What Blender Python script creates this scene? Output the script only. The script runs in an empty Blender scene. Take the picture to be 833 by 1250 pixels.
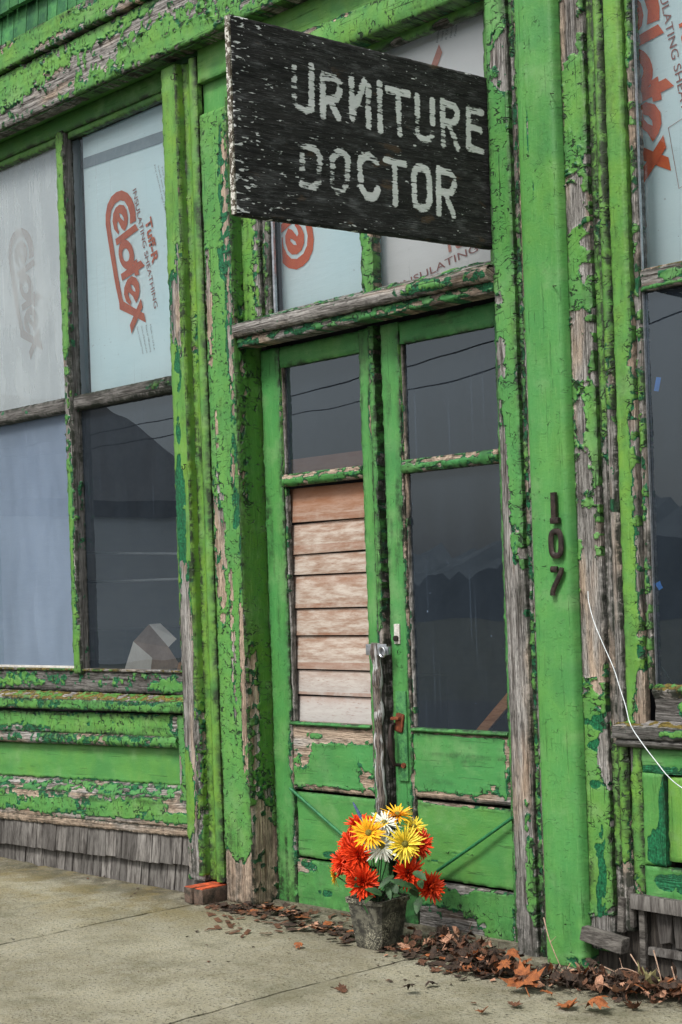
import bpy, bmesh, math, random
import numpy as np
from math import radians, sin, cos, pi, atan2, sqrt
from mathutils import Vector, Matrix
from mathutils.geometry import tessellate_polygon
random.seed(7); rng = np.random.default_rng(7)
COL = bpy.context.scene.collection
# ------------------------------------------------------------------ survey: photo pixel -> point on a real plane
FPX, PX0, PY0, ROLL, AZ, DIST, EYE = 1900., 416.5, 727., radians(2), atan2(1792, 1900), 4.82, 1.48
def ray(x, y):
    dx, dy = x - PX0, y - PY0
    u = dx*cos(ROLL) - dy*sin(ROLL); v = dx*sin(ROLL) + dy*cos(ROLL)
    return (-FPX*cos(AZ) + u*sin(AZ), FPX*sin(AZ) + u*cos(AZ), -v)
def onY(x, y, Y=0.):
    d = ray(x, y); t = (DIST + Y)/d[1]; return Vector((t*d[0], Y, EYE + t*d[2]))
def onZ(x, y, Z=0.):
    d = ray(x, y); t = (Z - EYE)/d[2]; return Vector((t*d[0], -DIST + t*d[1], Z))
def onX(x, y, X):
    d = ray(x, y); t = X/d[0]; return Vector((X, -DIST + t*d[1], EYE + t*d[2]))
# ------------------------------------------------------------------ numpy noise
def _h(x, y, s):
    h = (x.astype(np.int64)*374761393 + y.astype(np.int64)*668265263 + int(s)*1274126177) & 0xffffffff
    h = ((h ^ (h >> 13))*1274126177) & 0xffffffff
    return ((h ^ (h >> 16)) & 0xffffffff)/4294967295.
def vn(x, y, s=0):
    xi = np.floor(x); yi = np.floor(y); fx = x-xi; fy = y-yi
    fx = fx*fx*(3-2*fx); fy = fy*fy*(3-2*fy)
    a = _h(xi, yi, s); b = _h(xi+1, yi, s); c = _h(xi, yi+1, s); d = _h(xi+1, yi+1, s)
    return (a*(1-fx)+b*fx)*(1-fy) + (c*(1-fx)+d*fx)*fy
def fbm(x, y, s=0, o=4):
    r = 0; a = .5; t = 0
    for k in range(o):
        r = r + a*vn(x*2**k+17.3*k, y*2**k-9.1*k, s+k*31); t += a; a *= .5
    return r/t - .5
def voro(x, y, s=0):
    xi = np.floor(x); yi = np.floor(y); f1 = np.full(x.shape, 9.); f2 = np.full(x.shape, 9.); cid = np.zeros(x.shape)
    for i in (-1, 0, 1):
        for j in (-1, 0, 1):
            cx = xi+i; cy = yi+j
            d = np.hypot(cx+_h(cx, cy, s)-x, cy+_h(cx, cy, s+5)-y)
            n = d < f1
            f2 = np.where(n, f1, np.minimum(f2, d)); cid = np.where(n, _h(cx, cy, s+9), cid); f1 = np.where(n, d, f1)
    return f1, f2, cid
def sst(x, a, b):
    t = np.clip((x-a)/(b-a), 0, 1); return t*t*(3-2*t)
# ------------------------------------------------------------------ painted-wood sheets (dense relief of paint, cracks and curls)
_seed = [11]
AT = ('f', 'g', 'crk', 'hue', 'tone', 'rim', 'dirt', 'ink')
def sheet(o, U, V, N, w, h, res=(.006, .0055), prof=None, pdir='u', grain='v', bias=.9, la=1.3, L=None, ca=.5, C=None,
          peel=(), gb=.22, gl=.6, curl=.004, crk=.25, hue=.5, tone=.5, edge=.006, thick=.03, shear=0., dirt=.45, ew=.9, ink=None, warp=.002, seed=None, stain=()):
    _seed[0] += 13; s = seed if seed is not None else _seed[0]
    o = np.array(o, float); U = np.array(U, float); V = np.array(V, float); N = np.array(N, float)
    nu = max(2, int(round(w/res[0]))+1); nv = max(2, int(round(h/res[1]))+1)
    u, v = np.meshgrid(np.linspace(0, w, nu), np.linspace(0, h, nv))
    P = o + u[..., None]*U + v[..., None]*V
    if abs(N[1]) > .7: a, b = P[..., 0], P[..., 2]
    elif abs(N[0]) > .7: a, b = P[..., 1], P[..., 2]
    else: a, b = P[..., 0], P[..., 1]
    al, ac = (v, u) if grain == 'v' else (u, v)
    L = L or (.055, .17); C = C or (.028, .03)
    wx = .012*fbm(ac/.03, al/.03, s+70); wy = .012*fbm(ac/.03, al/.03, s+71)
    f1, f2, cid = voro((ac+wx)/C[0], (al+wy)/C[1], s)
    f = bias + la*fbm(ac/L[0]+s, al/L[1], s) + .35*fbm(ac/.02, al/.03, s+4, 3)
    for q in peel:
        x, z, rx, rz, am = q[:5]
        f = f + am*np.exp(-(((a-x)/rx)**2 + ((b-z)/rz)**2)**2)
    eu = np.minimum(ac, (w if grain == 'v' else h)-ac)
    f = f - ew*np.exp(-eu/.009)*sst(vn(al/.07, ac/.1, s+81), .25, .75)
    if abs(N[1]) > .7 and grain == 'v': f = f - ew*.9*np.exp(-(b/.17)**2)*vn(ac/.02, al/.1, s+83)
    act = sst(-f, -1.25, -.1)                      # cells break only where the paint is failing
    f = f + ca*(cid-.5)*2*act
    g = f + gb + gl*fbm(ac/.03+s, al/.07, s+8, 3)
    for q in stain:                                # dark undercoat showing through bright coat
        x, z, rx, rz, am = q[:5]
        f = f - 1.9*am*(.6+fbm(a/.03, b/.05, s+15, 3))*np.exp(-(((a-x)/rx)**2 + ((b-z)/rz)**2)**2)
    gy, gx = np.gradient(f, h/(nv-1), w/(nu-1)); gm = np.hypot(gx, gy)+3.
    d = np.clip(f/gm, -.05, .1)
    top = sst(d, -.003, .003)
    cn = np.clip(vn(ac/.035, al/.05, s+20)*1.5-.35, 0, 1)
    bareish = sst(-g, -.55, -.05)
    lip = np.exp(-((d-.004)/.010)**2)*cn*top*bareish
    hgt = .0006*sst(g, -.05, .05) + .0016*top + curl*1.5*lip - .0008*(1-top)*vn(ac/.004, al/.08, s+30)
    crack = sst(.09-(f2-f1), 0, .07)*act*top
    hgt -= .0012*crack
    hgt += act*top*(.0016*cid + .0035*np.clip(f1, 0, .8)*C[0]/.03)*(.4 if curl < .003 else 1)
    hgt += warp*fbm(ac/.08, al/.4, s+40, 2)
    e = np.minimum(np.minimum(u, w-u), np.minimum(v, h-v)); er = edge*(1+1.2*np.clip(fbm(al/.03, ac/.03, s+50)*2, -1, 1.5))
    hgt -= er*np.clip(1-e/(edge*2.2), 0, 1)**2
    if prof is not None: hgt = hgt + prof(u/w if pdir == 'u' else v/h)
    P = P + hgt[..., None]*N
    if shear: P[..., 2] += shear*(P[..., 0]+7.2)
    dr = dirt*(.9*np.exp(-np.clip(b, 0, 9)/.22) if abs(N[2]) < .5 else 0) + dirt*(1.3*np.exp(-(eu/.013)) * (.5+vn(al/.05, ac/.02, s+61)) + .8*sst(fbm(ac/.04, al/.3, s+60), .08, .35))  # splash and streak grime, plus joint shade painted in along board edges
    arr = dict(f=f, g=g, crk=np.clip(crk*(.3+act*1.4), 0, 1.5), hue=np.clip(hue+.5*fbm(a/.25, b/.5, s+33), 0, 1),
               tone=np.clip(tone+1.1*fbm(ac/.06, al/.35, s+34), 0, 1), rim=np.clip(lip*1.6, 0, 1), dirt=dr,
               ink=ink(P, a, b) if ink else (cid-.5)*act)
    gc = np.stack([ac+s*.37, al+s*.11, np.full(f.shape, s*.7)], -1)
    # skirt: duplicated border pushed back
    idx = np.arange(nu*nv).reshape(nv, nu)
    ring = np.concatenate([idx[0, :], idx[1:, -1], idx[-1, -2::-1], idx[-2:0:-1, 0]])
    Pf = P.reshape(-1, 3); m = len(ring); n0 = nu*nv
    Pv = np.concatenate([Pf, Pf[ring], Pf[ring]*1 - thick*N])
    q = np.stack([idx[:-1, :-1], idx[:-1, 1:], idx[1:, 1:], idx[1:, :-1]], -1).reshape(-1, 4)
    r = np.arange(m); r2 = (r+1) % m
    sk = np.stack([n0+r2, n0+r, n0+m+r, n0+m+r2], -1)
    F = np.concatenate([q, sk])
    if np.dot(np.cross(U, V), N) < 0: F = F[:, ::-1]
    A = {}
    for k in AT:
        z = arr[k].reshape(-1); A[k] = np.concatenate([z, z[ring], z[ring]-(.25 if k in 'fg' else 0)])
    G = gc.reshape(-1, 3); A['gc'] = np.concatenate([G, G[ring], G[ring]+np.array([.03, 0, 0])])
    return Pv, F, A
def XZ(x0, x1, z0, z1, y, **k): return sheet((x0, y, z0), (1, 0, 0), (0, 0, 1), (0, -1, 0), x1-x0, z1-z0, **k)
def YZ(y0, y1, z0, z1, x, **k): return sheet((x, y0, z0), (0, 1, 0), (0, 0, 1), (1, 0, 0), y1-y0, z1-z0, **k)
def slope(x0, x1, y0, z0, y1, z1, **k):           # sloping board from (y0,z0) front to (y1,z1) back
    v = np.array([0, y1-y0, z1-z0]); l = np.linalg.norm(v); v = v/l
    k.setdefault('grain', 'u')
    return sheet((x0, y0, z0), (1, 0, 0), v, (0, -v[2], v[1]), x1-x0, l, **k)
ROOTS = {}
def link(o, parent=None):
    COL.objects.link(o)
    if parent is not None:
        o.parent = parent; o.matrix_parent_inverse = parent_world(parent).inverted()
    return o
def parent_world(p):
    m = Matrix.Translation(p.location) if p.rotation_euler == Vector((0, 0, 0)) else Matrix.LocRotScale(p.location, p.rotation_euler, p.scale)
    return (parent_world(p.parent) @ p.matrix_parent_inverse @ m) if p.parent else m
def build(name, parent, parts, mat):
    off = 0; Ps = []; Fs = []; As = {k: [] for k in AT+('gc',)}
    for P, F, A in parts:
        Ps.append(P); Fs.append(F+off); off += len(P)
        for k in As: As[k].append(A[k])
    P = np.concatenate(Ps); F = np.concatenate(Fs)
    me = bpy.data.meshes.new(name); me.vertices.add(len(P)); me.vertices.foreach_set('co', P.ravel().astype(np.float32))
    me.loops.add(F.size); me.loops.foreach_set('vertex_index', F.ravel().astype(np.int32))
    me.polygons.add(len(F)); me.polygons.foreach_set('loop_start', (np.arange(len(F))*4).astype(np.int32))
    me.polygons.foreach_set('use_smooth', np.ones(len(F), bool))
    me.update(calc_edges=True)
    for k in AT:
        at = me.attributes.new(k, 'FLOAT', 'POINT'); at.data.foreach_set('value', np.concatenate(As[k]).astype(np.float32))
    at = me.attributes.new('gc', 'FLOAT_VECTOR', 'POINT'); at.data.foreach_set('vector', np.concatenate(As['gc']).ravel().astype(np.float32))
    me.materials.append(mat)
    return link(bpy.data.objects.new(name, me), parent)
def tag(o, label=None, cat=None, group=None, kind=None):
    for k, v in (('label', label), ('category', cat), ('group', group), ('kind', kind)):
        if v: o[k] = v
    return o
def empty(name, loc, label, cat, group=None, rz=0):
    o = bpy.data.objects.new(name, None); COL.objects.link(o); o.location = loc; o.rotation_euler = (0, 0, rz); o.empty_display_size = .05
    return tag(o, label, cat, group)
class MB:
    def __init__(s): s.bm = bmesh.new()
    def box(s, c, d, rot=None, bev=0, jit=0):
        r = bmesh.ops.create_cube(s.bm, size=1); vs = r['verts']
        M = Matrix.Translation(c) @ (rot.to_4x4() if rot else Matrix.Identity(4)) @ Matrix.Diagonal((*d, 1))
        bmesh.ops.transform(s.bm, matrix=M, verts=vs)
        if jit:
            for v in vs: v.co += Vector([random.uniform(-jit, jit) for _ in range(3)])
        if bev:
            es = list({e for v in vs for e in v.link_edges}); bmesh.ops.bevel(s.bm, geom=es, offset=bev, segments=2, affect='EDGES', profile=.6)
        return s
    def tube(s, pts, rad, n=8, closed=False, flat=None):
        pts = [Vector(p) for p in pts]; rings = []; N = len(pts)
        up = Vector((0, 0, 1)); prev = None
        for i, p in enumerate(pts):
            if closed: t = pts[(i+1) % N]-pts[i-1]
            else: t = pts[min(i+1, N-1)]-pts[max(i-1, 0)]
            t.normalize()
            if prev is None: a = t.orthogonal().normalized()
            else: a = (prev - t*prev.dot(t)).normalized()
            prev = a; b = t.cross(a); r = rad[i] if isinstance(rad, (list, tuple)) else rad
            ring = []
            for k in range(n):
                q = (a*cos(2*pi*k/n) + b*sin(2*pi*k/n))*r
                if flat: q = q - flat[0]*q.dot(flat[0])*(1-flat[1])
                ring.append(s.bm.verts.new(p+q))
            rings.append(ring)
        for i in range(N if closed else N-1):
            A, B = rings[i], rings[(i+1) % N]
            for k in range(n): s.bm.faces.new((A[k], A[(k+1) % n], B[(k+1) % n], B[k]))
        if not closed:
            s.bm.faces.new(rings[0][::-1]); s.bm.faces.new(rings[-1])
        return s
    def poly(s, outer, holes=(), thick=None):
        loops = [[Vector(p) for p in outer]] + [[Vector(p) for p in h] for h in holes]
        flat = [p for l in loops for p in l]; tr = tessellate_polygon(loops); vs = [s.bm.verts.new(p) for p in flat]
        for t in tr:
            try: s.bm.faces.new([vs[i] for i in t])
            except ValueError: pass
        return s
    def quad(s, *p): s.bm.faces.new([s.bm.verts.new(q) for q in p]); return s
    def build(s, name, mat, parent=None, smooth=True, recalc=True):
        if recalc: bmesh.ops.recalc_face_normals(s.bm, faces=s.bm.faces)
        me = bpy.data.meshes.new(name); s.bm.to_mesh(me); s.bm.free(); me.materials.append(mat)
        if smooth:
            for p in me.polygons: p.use_smooth = True
            try: me.set_sharp_from_angle(angle=radians(38))
            except Exception: pass
        return link(bpy.data.objects.new(name, me), parent)
# ------------------------------------------------------------------ materials
class NT:
    def __init__(s, name):
        s.m = bpy.data.materials.new(name); s.m.use_nodes = True; s.t = s.m.node_tree; s.t.nodes.clear()
        s.out = s.t.nodes.new('ShaderNodeOutputMaterial')
    def n(s, ty, **k):
        nd = s.t.nodes.new('ShaderNode'+ty)
        for a, b in k.items():
            if a.startswith('_'): setattr(nd, a[1:], b)
            else: s.set(nd.inputs[a.replace('__', ' ')], b)
        return nd
    def set(s, inp, v):
        if isinstance(v, bpy.types.NodeSocket): s.t.links.new(v, inp)
        else:
            if hasattr(inp.default_value, '__len__') and isinstance(v, tuple) and len(v) == 3 and len(inp.default_value) == 4: v = (*v, 1)
            inp.default_value = v
    def attr(s, k): return s.n('Attribute', _attribute_name=k).outputs
    def math(s, op, a, b=0., c=0., clamp=False):
        nd = s.t.nodes.new('ShaderNodeMath'); nd.operation = op; nd.use_clamp = clamp
        s.set(nd.inputs[0], a); s.set(nd.inputs[1], b); s.set(nd.inputs[2], c); return nd.outputs[0]
    def mix(s, f, a, b, bt='MIX'):
        nd = s.t.nodes.new('ShaderNodeMix'); nd.data_type = 'RGBA'; nd.blend_type = bt
        s.set(nd.inputs[0], f); s.set(nd.inputs[6], a); s.set(nd.inputs[7], b); return nd.outputs[2]
    def ss(s, x, a, b, lo=0., hi=1.):
        nd = s.t.nodes.new('ShaderNodeMapRange'); nd.interpolation_type = 'SMOOTHSTEP'
        s.set(nd.inputs[0], x); s.set(nd.inputs[1], a); s.set(nd.inputs[2], b); s.set(nd.inputs[3], lo); s.set(nd.inputs[4], hi); return nd.outputs[0]
    def noise(s, vec, scale, detail=3, rough=.55, stretch=None):
        if stretch: vec = s.n('VectorMath', _operation='MULTIPLY').outputs[0] if 0 else s.vm(vec, stretch)
        nd = s.t.nodes.new('ShaderNodeTexNoise'); s.set(nd.inputs['Vector'], vec); nd.inputs['Scale'].default_value = scale
        nd.inputs['Detail'].default_value = detail; nd.inputs['Roughness'].default_value = rough; return nd.outputs[0]
    def vm(s, vec, k):
        nd = s.t.nodes.new('ShaderNodeVectorMath'); nd.operation = 'MULTIPLY'; s.set(nd.inputs[0], vec); nd.inputs[1].default_value = k; return nd.outputs[0]
    def pos(s): return s.n('NewGeometry').outputs['Position']
    def obj(s): return s.n('TexCoord').outputs['Object']
    def bump(s, h, dist, st=1.): return s.n('Bump', Height=h, Distance=dist, Strength=st).outputs[0]
    def bsdf(s, col, rough=.6, bump=None, metal=0., spec=.5, **k):
        b = s.n('BsdfPrincipled'); s.set(b.inputs['Base Color'], col); s.set(b.inputs['Roughness'], rough); s.set(b.inputs['Metallic'], metal)
        s.set(b.inputs['Specular IOR Level'], spec)
        if bump is not None: s.set(b.inputs['Normal'], bump)
        for a, v in k.items(): s.set(b.inputs[a.replace('__', ' ')], v)
        s.t.links.new(b.outputs[0], s.out.inputs[0]); return s.m

def paint_mat(name, c_blue=(.062, .27, .078), c_yel=(.185, .345, .035), c_dark=(.008, .105, .04), under=(.25, .22, .19), gloss=.5, woodmul=1.):
    t = NT(name); gc = t.attr('gc')[1]; F = {k: t.attr(k)[2] for k in AT}
    nf = t.noise(gc, 90, 3, .6); n2 = t.noise(gc, 320, 2); n3 = t.noise(gc, 12, 4)
    dn = t.math('ADD', t.math('MULTIPLY', t.math('SUBTRACT', nf, .5), .42), t.math('MULTIPLY', t.math('SUBTRACT', n2, .5), .16))
    fb = t.math('ADD', F['f'], dn); gb = t.math('ADD', F['g'], t.math('MULTIPLY', dn, 1.2))
    top = t.ss(fb, -.025, .025); drk = t.ss(gb, -.025, .025)
    # weathered wood
    g1 = t.noise(gc, 1, 5, .65, (190, 7, 3)); g2 = t.noise(gc, 1, 4, .6, (60, 2.2, 3)); g3 = t.noise(gc, 1, 3, .6, (420, 22, 3))
    wv = t.math('ADD', t.math('MULTIPLY', g1, .55), t.math('MULTIPLY', g2, .45))
    grey = t.mix(t.ss(wv, .36, .62), tuple(x*woodmul for x in (.055, .045, .038)), tuple(x*woodmul for x in (.46, .44, .415)))
    tan = t.mix(t.ss(wv, .34, .6), tuple(x*woodmul for x in (.16, .105, .07)), tuple(x*woodmul for x in (.58, .45, .34)))
    wood = t.mix(t.ss(F['tone'], .35, .75), grey, tan)
    wood = t.mix(t.math('MULTIPLY', t.ss(g3, .56, .72), .75), wood, (.02, .017, .014))
    wood = t.mix(t.math('MULTIPLY', t.ss(t.noise(gc, 5, 3), .5, .75), .55), wood, (.045, .04, .035))
    # paint
    pc = t.mix(F['hue'], c_blue, c_yel)
    pc = t.mix(t.ss(n3, .25, .8), pc, t.mix(.5, pc, c_blue), 'MIX')
    pv = t.noise(gc, 1, 4, .6, (14, 3, 3)); pc = t.mix(t.ss(pv, .3, .75, .0, .38), pc, (.03, .16, .03))
    pc = t.mix(t.ss(t.noise(gc, 1, 3, .6, (150, 14, 3)), .52, .75, 0, .16), pc, (.30, .5, .18))
    pc = t.mix(t.ss(t.noise(gc, 5, 4, .6), .50, .72, 0, .40), pc, (.22, .37, .16))
    pc = t.mix(t.ss(t.noise(gc, 3.2, 3, .6), .5, .7, 0, .5), pc, tuple(x*.72 for x in c_blue))
    pc = t.mix(t.math('MULTIPLY', t.math('ADD', F['ink'], .5), .45), t.mix(.0, pc, pc), t.mix(.35, pc, (.01, .06, .015)))
    pc = t.mix(t.ss(F['rim'], .25, .55, 0, .95), pc, tuple(x*.9 for x in c_dark))
    dc = t.mix(t.ss(nf, .35, .7), c_dark, tuple(min(1, x*2.2) for x in c_dark))
    vr = t.n('TexVoronoi', _feature='DISTANCE_TO_EDGE'); wv2 = t.n('TexNoise', Vector=gc, Scale=30.)
    wv3 = t.n('VectorMath', _operation='MULTIPLY_ADD'); t.set(wv3.inputs[0], wv2.outputs[1]); wv3.inputs[1].default_value = (.05, .06, 0); t.set(wv3.inputs[2], gc)
    t.set(vr.inputs['Vector'], t.vm(wv3.outputs[0], (15, 44, 1))); vr.inputs['Scale'].default_value = 1
    lim = t.math('MULTIPLY', t.math('MULTIPLY', F['crk'], t.ss(t.noise(gc, 28, 4), .44, .62)), .10)
    crack = t.math('SUBTRACT', 1., t.ss(vr.outputs['Distance'], t.math('MULTIPLY', lim, .35), t.math('ADD', lim, .0005)))
    crack = t.math('MULTIPLY', crack, t.ss(lim, .004, .012))
    # long splits along the grain
    sp = t.ss(t.noise(gc, 1, 3, .6, (120, 3.2, 3)), .66, .69); sp = t.math('MULTIPLY', sp, t.ss(F['crk'], .1, .5, .25, 1.))
    col = t.mix(drk, wood, dc); col = t.mix(top, col, pc)
    cr = t.math('MULTIPLY', t.math('MAXIMUM', crack, sp), t.math('MAXIMUM', top, drk))
    col = t.mix(t.math('MULTIPLY', cr, .9), col, (.008, .02, .01))
    # near-black line along broken paint edges
    edge = t.math('MULTIPLY', t.ss(fb, -.16, -.02), t.math('SUBTRACT', 1., top))
    col = t.mix(t.math('MULTIPLY', edge, t.math('SUBTRACT', .5, t.math('MULTIPLY', drk, .3))), col, (.01, .02, .012))
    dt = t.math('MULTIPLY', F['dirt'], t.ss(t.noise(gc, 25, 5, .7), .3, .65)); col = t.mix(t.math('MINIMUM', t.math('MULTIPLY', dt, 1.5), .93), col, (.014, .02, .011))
    spk = t.ss(t.noise(gc, 150, 1), .76, .8); col = t.mix(t.math('MULTIPLY', spk, .7), col, (.02, .03, .02))
    hgt = t.math('ADD', t.math('MULTIPLY', top, 1.), t.math('MULTIPLY', drk, .6))
    hgt = t.math('ADD', hgt, t.math('MULTIPLY', t.math('MULTIPLY', g1, t.math('SUBTRACT', 1., top)), 1.6))
    hgt = t.math('SUBTRACT', hgt, t.math('MULTIPLY', cr, 1.1)); hgt = t.math('ADD', hgt, t.math('MULTIPLY', n2, .12)); hgt = t.math('ADD', hgt, t.math('MULTIPLY', nf, .25))
    hgt = t.math('SUBTRACT', hgt, t.math('MULTIPLY', t.math('MULTIPLY', t.ss(g3, .56, .72), t.math('SUBTRACT', 1., top)), 1.2))
    rg = t.math('SUBTRACT', .88, t.math('MULTIPLY', t.math('MAXIMUM', top, t.math('MULTIPLY', drk, .8)), .88-gloss))
    t.bsdf(col, rg, t.bump(hgt, .007), spec=.35); return t.m
M = {}
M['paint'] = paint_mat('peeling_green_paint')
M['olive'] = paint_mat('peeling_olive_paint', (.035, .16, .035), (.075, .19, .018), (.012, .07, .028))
def simple(name, c1, c2, scale=20, rough=.7, bd=.001, detail=5, metal=0., spec=.4, stretch=None, obj=True, isl=0.):
    t = NT(name); v = t.obj() if obj else t.pos(); n = t.noise(v, scale, detail, .65, stretch); n2 = t.noise(v, scale*6, 3, .6, stretch)
    col = t.mix(t.ss(t.math('ADD', t.math('MULTIPLY', n, .7), t.math('MULTIPLY', n2, .3)), .35, .65), c1, c2)
    if isl:
        ri = t.n('NewGeometry').outputs['Random Per Island']; col = t.mix(t.math('MULTIPLY', ri, isl), col, tuple(x*.25 for x in c1)); n3 = t.noise(v, 3, 4); col = t.mix(t.ss(n3, .45, .7, 0, .5*isl), col, c1)
    return t.bsdf(col, rough, t.bump(t.math('ADD', n, n2), bd), metal, spec)
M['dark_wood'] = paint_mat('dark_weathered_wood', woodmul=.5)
M['shingle'] = simple('grey_shingle', (.04, .034, .03), (.27, .255, .235), 1, .92, .003, stretch=(38, 38, 3), isl=.7)
M['green_shingle'] = simple('green_shingle', (.02, .12, .05), (.08, .30, .08), 9, .55, .003, isl=.5)
M['old_dark'] = simple('old_dark_wood', (.012, .01, .009), (.07, .06, .05), 1, .95, .003, stretch=(60, 60, 5))
M['interior'] = simple('dark_interior', (.010, .011, .013), (.026, .026, .026), 3, .9)
M['iron'] = simple('rusted_iron', (.018, .015, .014), (.05, .035, .03), 60, .55, .0006, metal=.6)
M['rust'] = simple('rust', (.05, .012, .006), (.22, .06, .02), 80, .85, .0008)
M['steel'] = simple('galvanised_steel', (.33, .35, .37), (.55, .57, .6), 50, .35, .0002, metal=.85)
M['green_iron'] = simple('green_painted_rod', (.01, .09, .035), (.03, .2, .07), 60, .5, .0005)
M['plate_green'] = simple('worn_green_plate', (.02, .10, .04), (.08, .28, .08), 35, .6, .002)
M['refl_bar'] = simple('grey_reflection_bar', (.3, .32, .34), (.4, .42, .44), 9, .6)
M['shingle_dark'] = simple('dark_grey_board', (.03, .026, .022), (.20, .185, .165), 1, .92, .003, stretch=(8, 38, 38), isl=.5)
M['numeral'] = simple('blackened_bronze', (.012, .01, .009), (.06, .042, .035), 45, .42, .0006, metal=.35)
M['brick'] = simple('old_brick', (.03, .027, .02), (.15, .10, .075), 25, .9, .002)
M['brick_top'] = simple('orange_brick_top', (.22, .045, .02), (.62, .10, .03), 30, .8, .001)
M['slat'] = simple('orange_wood', (.4, .16, .05), (.62, .3, .12), 1, .7, .001, stretch=(15, 80, 80))
M['card'] = simple('cardboard', (.78, .74, .66), (.9, .87, .8), 8, .85)
M['card_in'] = simple('cardboard_inside', (.26, .17, .12), (.40, .28, .2), 8, .85)
M['wire'] = simple('white_wire', (.45, .5, .52), (.7, .74, .75), 30, .5)
M['tape'] = simple('blue_tape', (.05, .25, .75), (.08, .35, .9), 30, .5)
M['putty'] = simple('window_putty', (.4, .38, .34), (.62, .6, .55), 60, .9, .002)
M['twig'] = simple('dry_twig', (.22, .13, .09), (.48, .34, .25), 40, .9)
M['red_ink'] = simple('faded_orange_print', (.50, .095, .03), (.60, .14, .05), 15, .6)
M['bright_ink'] = simple('orange_print', (.68, .10, .02), (.74, .14, .03), 15, .6)
M['pale_ink'] = simple('pale_print', (.55, .2, .13), (.62, .26, .18), 15, .6)
M['grey_ink'] = simple('grey_print', (.18, .18, .18), (.28, .28, .28), 20, .7)
M['brown_ink'] = simple('brown_print', (.30, .10, .08), (.36, .14, .11), 20, .7)
M['haze_ink'] = simple('hazy_print', (.12, .035, .02), (.20, .07, .04), 5, .9)
def foil_mat(name, c1, c2):
    t = NT(name); p = t.pos(); n = t.noise(p, 2.2, 4); n2 = t.noise(p, 1, 4, .6, (3, 3, 14)); col = t.mix(t.ss(n, .3, .7), c1, c2)
    sc = t.ss(t.noise(p, 1, 3, .6, (30, 30, 160)), .70, .74); reg = t.ss(t.noise(p, 3.5, 3), .5, .62)
    col = t.mix(t.math('MULTIPLY', t.math('MULTIPLY', sc, reg), .5), col, (.2, .22, .24))
    col = t.mix(t.ss(t.noise(p, 40, 2), .72, .78, 0, .4), col, (.3, .33, .34))
    return t.bsdf(col, .55, t.bump(t.math('ADD', n2, n), .004), spec=.3)
M['foil'] = foil_mat('insulation_facing', (.74, .92, .94), (.80, .96, .97))
M['foil_warm'] = foil_mat('insulation_facing_warm', (.84, .83, .81), (.9, .89, .87))
M['foil_grey'] = foil_mat('insulation_facing_grey', (.50, .56, .60), (.58, .63, .66))
M['blue_sheet'] = foil_mat('blue_grey_backing', (.34, .44, .60), (.46, .56, .72))
M['tape_strip'] = simple('grey_tape', (.26, .32, .35), (.32, .38, .41), 8, .6)
def glass_mat(name, film=.05, filmcol=(.35, .38, .4), refl=1.9, rough=.0):
    t = NT(name); p = t.pos()
    wob = t.noise(p, 4, 0); bm = t.bump(wob, .0005)
    fr = t.n('Fresnel', IOR=1.5); k = t.math('MULTIPLY', fr.outputs[0], refl, clamp=True)
    tr = t.n('BsdfTransparent', Color=(.98, .99, .99)); gl = t.n('BsdfGlossy', Color=(.84, .94, 1.), Roughness=rough, Normal=bm)
    m1 = t.n('MixShader'); t.set(m1.inputs[0], k); t.set(m1.inputs[1], tr.outputs[0]); t.set(m1.inputs[2], gl.outputs[0])
    df = t.n('BsdfDiffuse', Color=filmcol)
    st = t.noise(p, 1, 4, .6, (9, 9, 2.2)); sp = t.ss(t.noise(p, 60, 1), .80, .83, 0, .6); run = t.ss(t.noise(p, 1, 2, .5, (70, 70, 1.1)), .66, .72, 0, .10)
    a = t.math('ADD', t.math('ADD', t.math('MULTIPLY', t.ss(st, .2, .85, .75, 1.25), film), sp), run, clamp=True)
    m2 = t.n('MixShader'); t.set(m2.inputs[0], a); t.set(m2.inputs[1], m1.outputs[0]); t.set(m2.inputs[2], df.outputs[0])
    t.t.links.new(m2.outputs[0], t.out.inputs[0]); return t.m
M['glass'] = glass_mat('dusty_window_glass', .02, (.4,.45,.5), .9)
M['glass_dark'] = glass_mat('dusty_sheen_film_glass', .07, (.16, .22, .30), 2.3)  # slate film: dust plus reflected brightness painted into its colour
M['glass_haze'] = glass_mat('hazed_window_glass', .34, (.62, .68, .69), 1.2)
M['glass_blue'] = glass_mat('blue_hazed_window_glass', .26, (.38, .48, .62))
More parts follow.
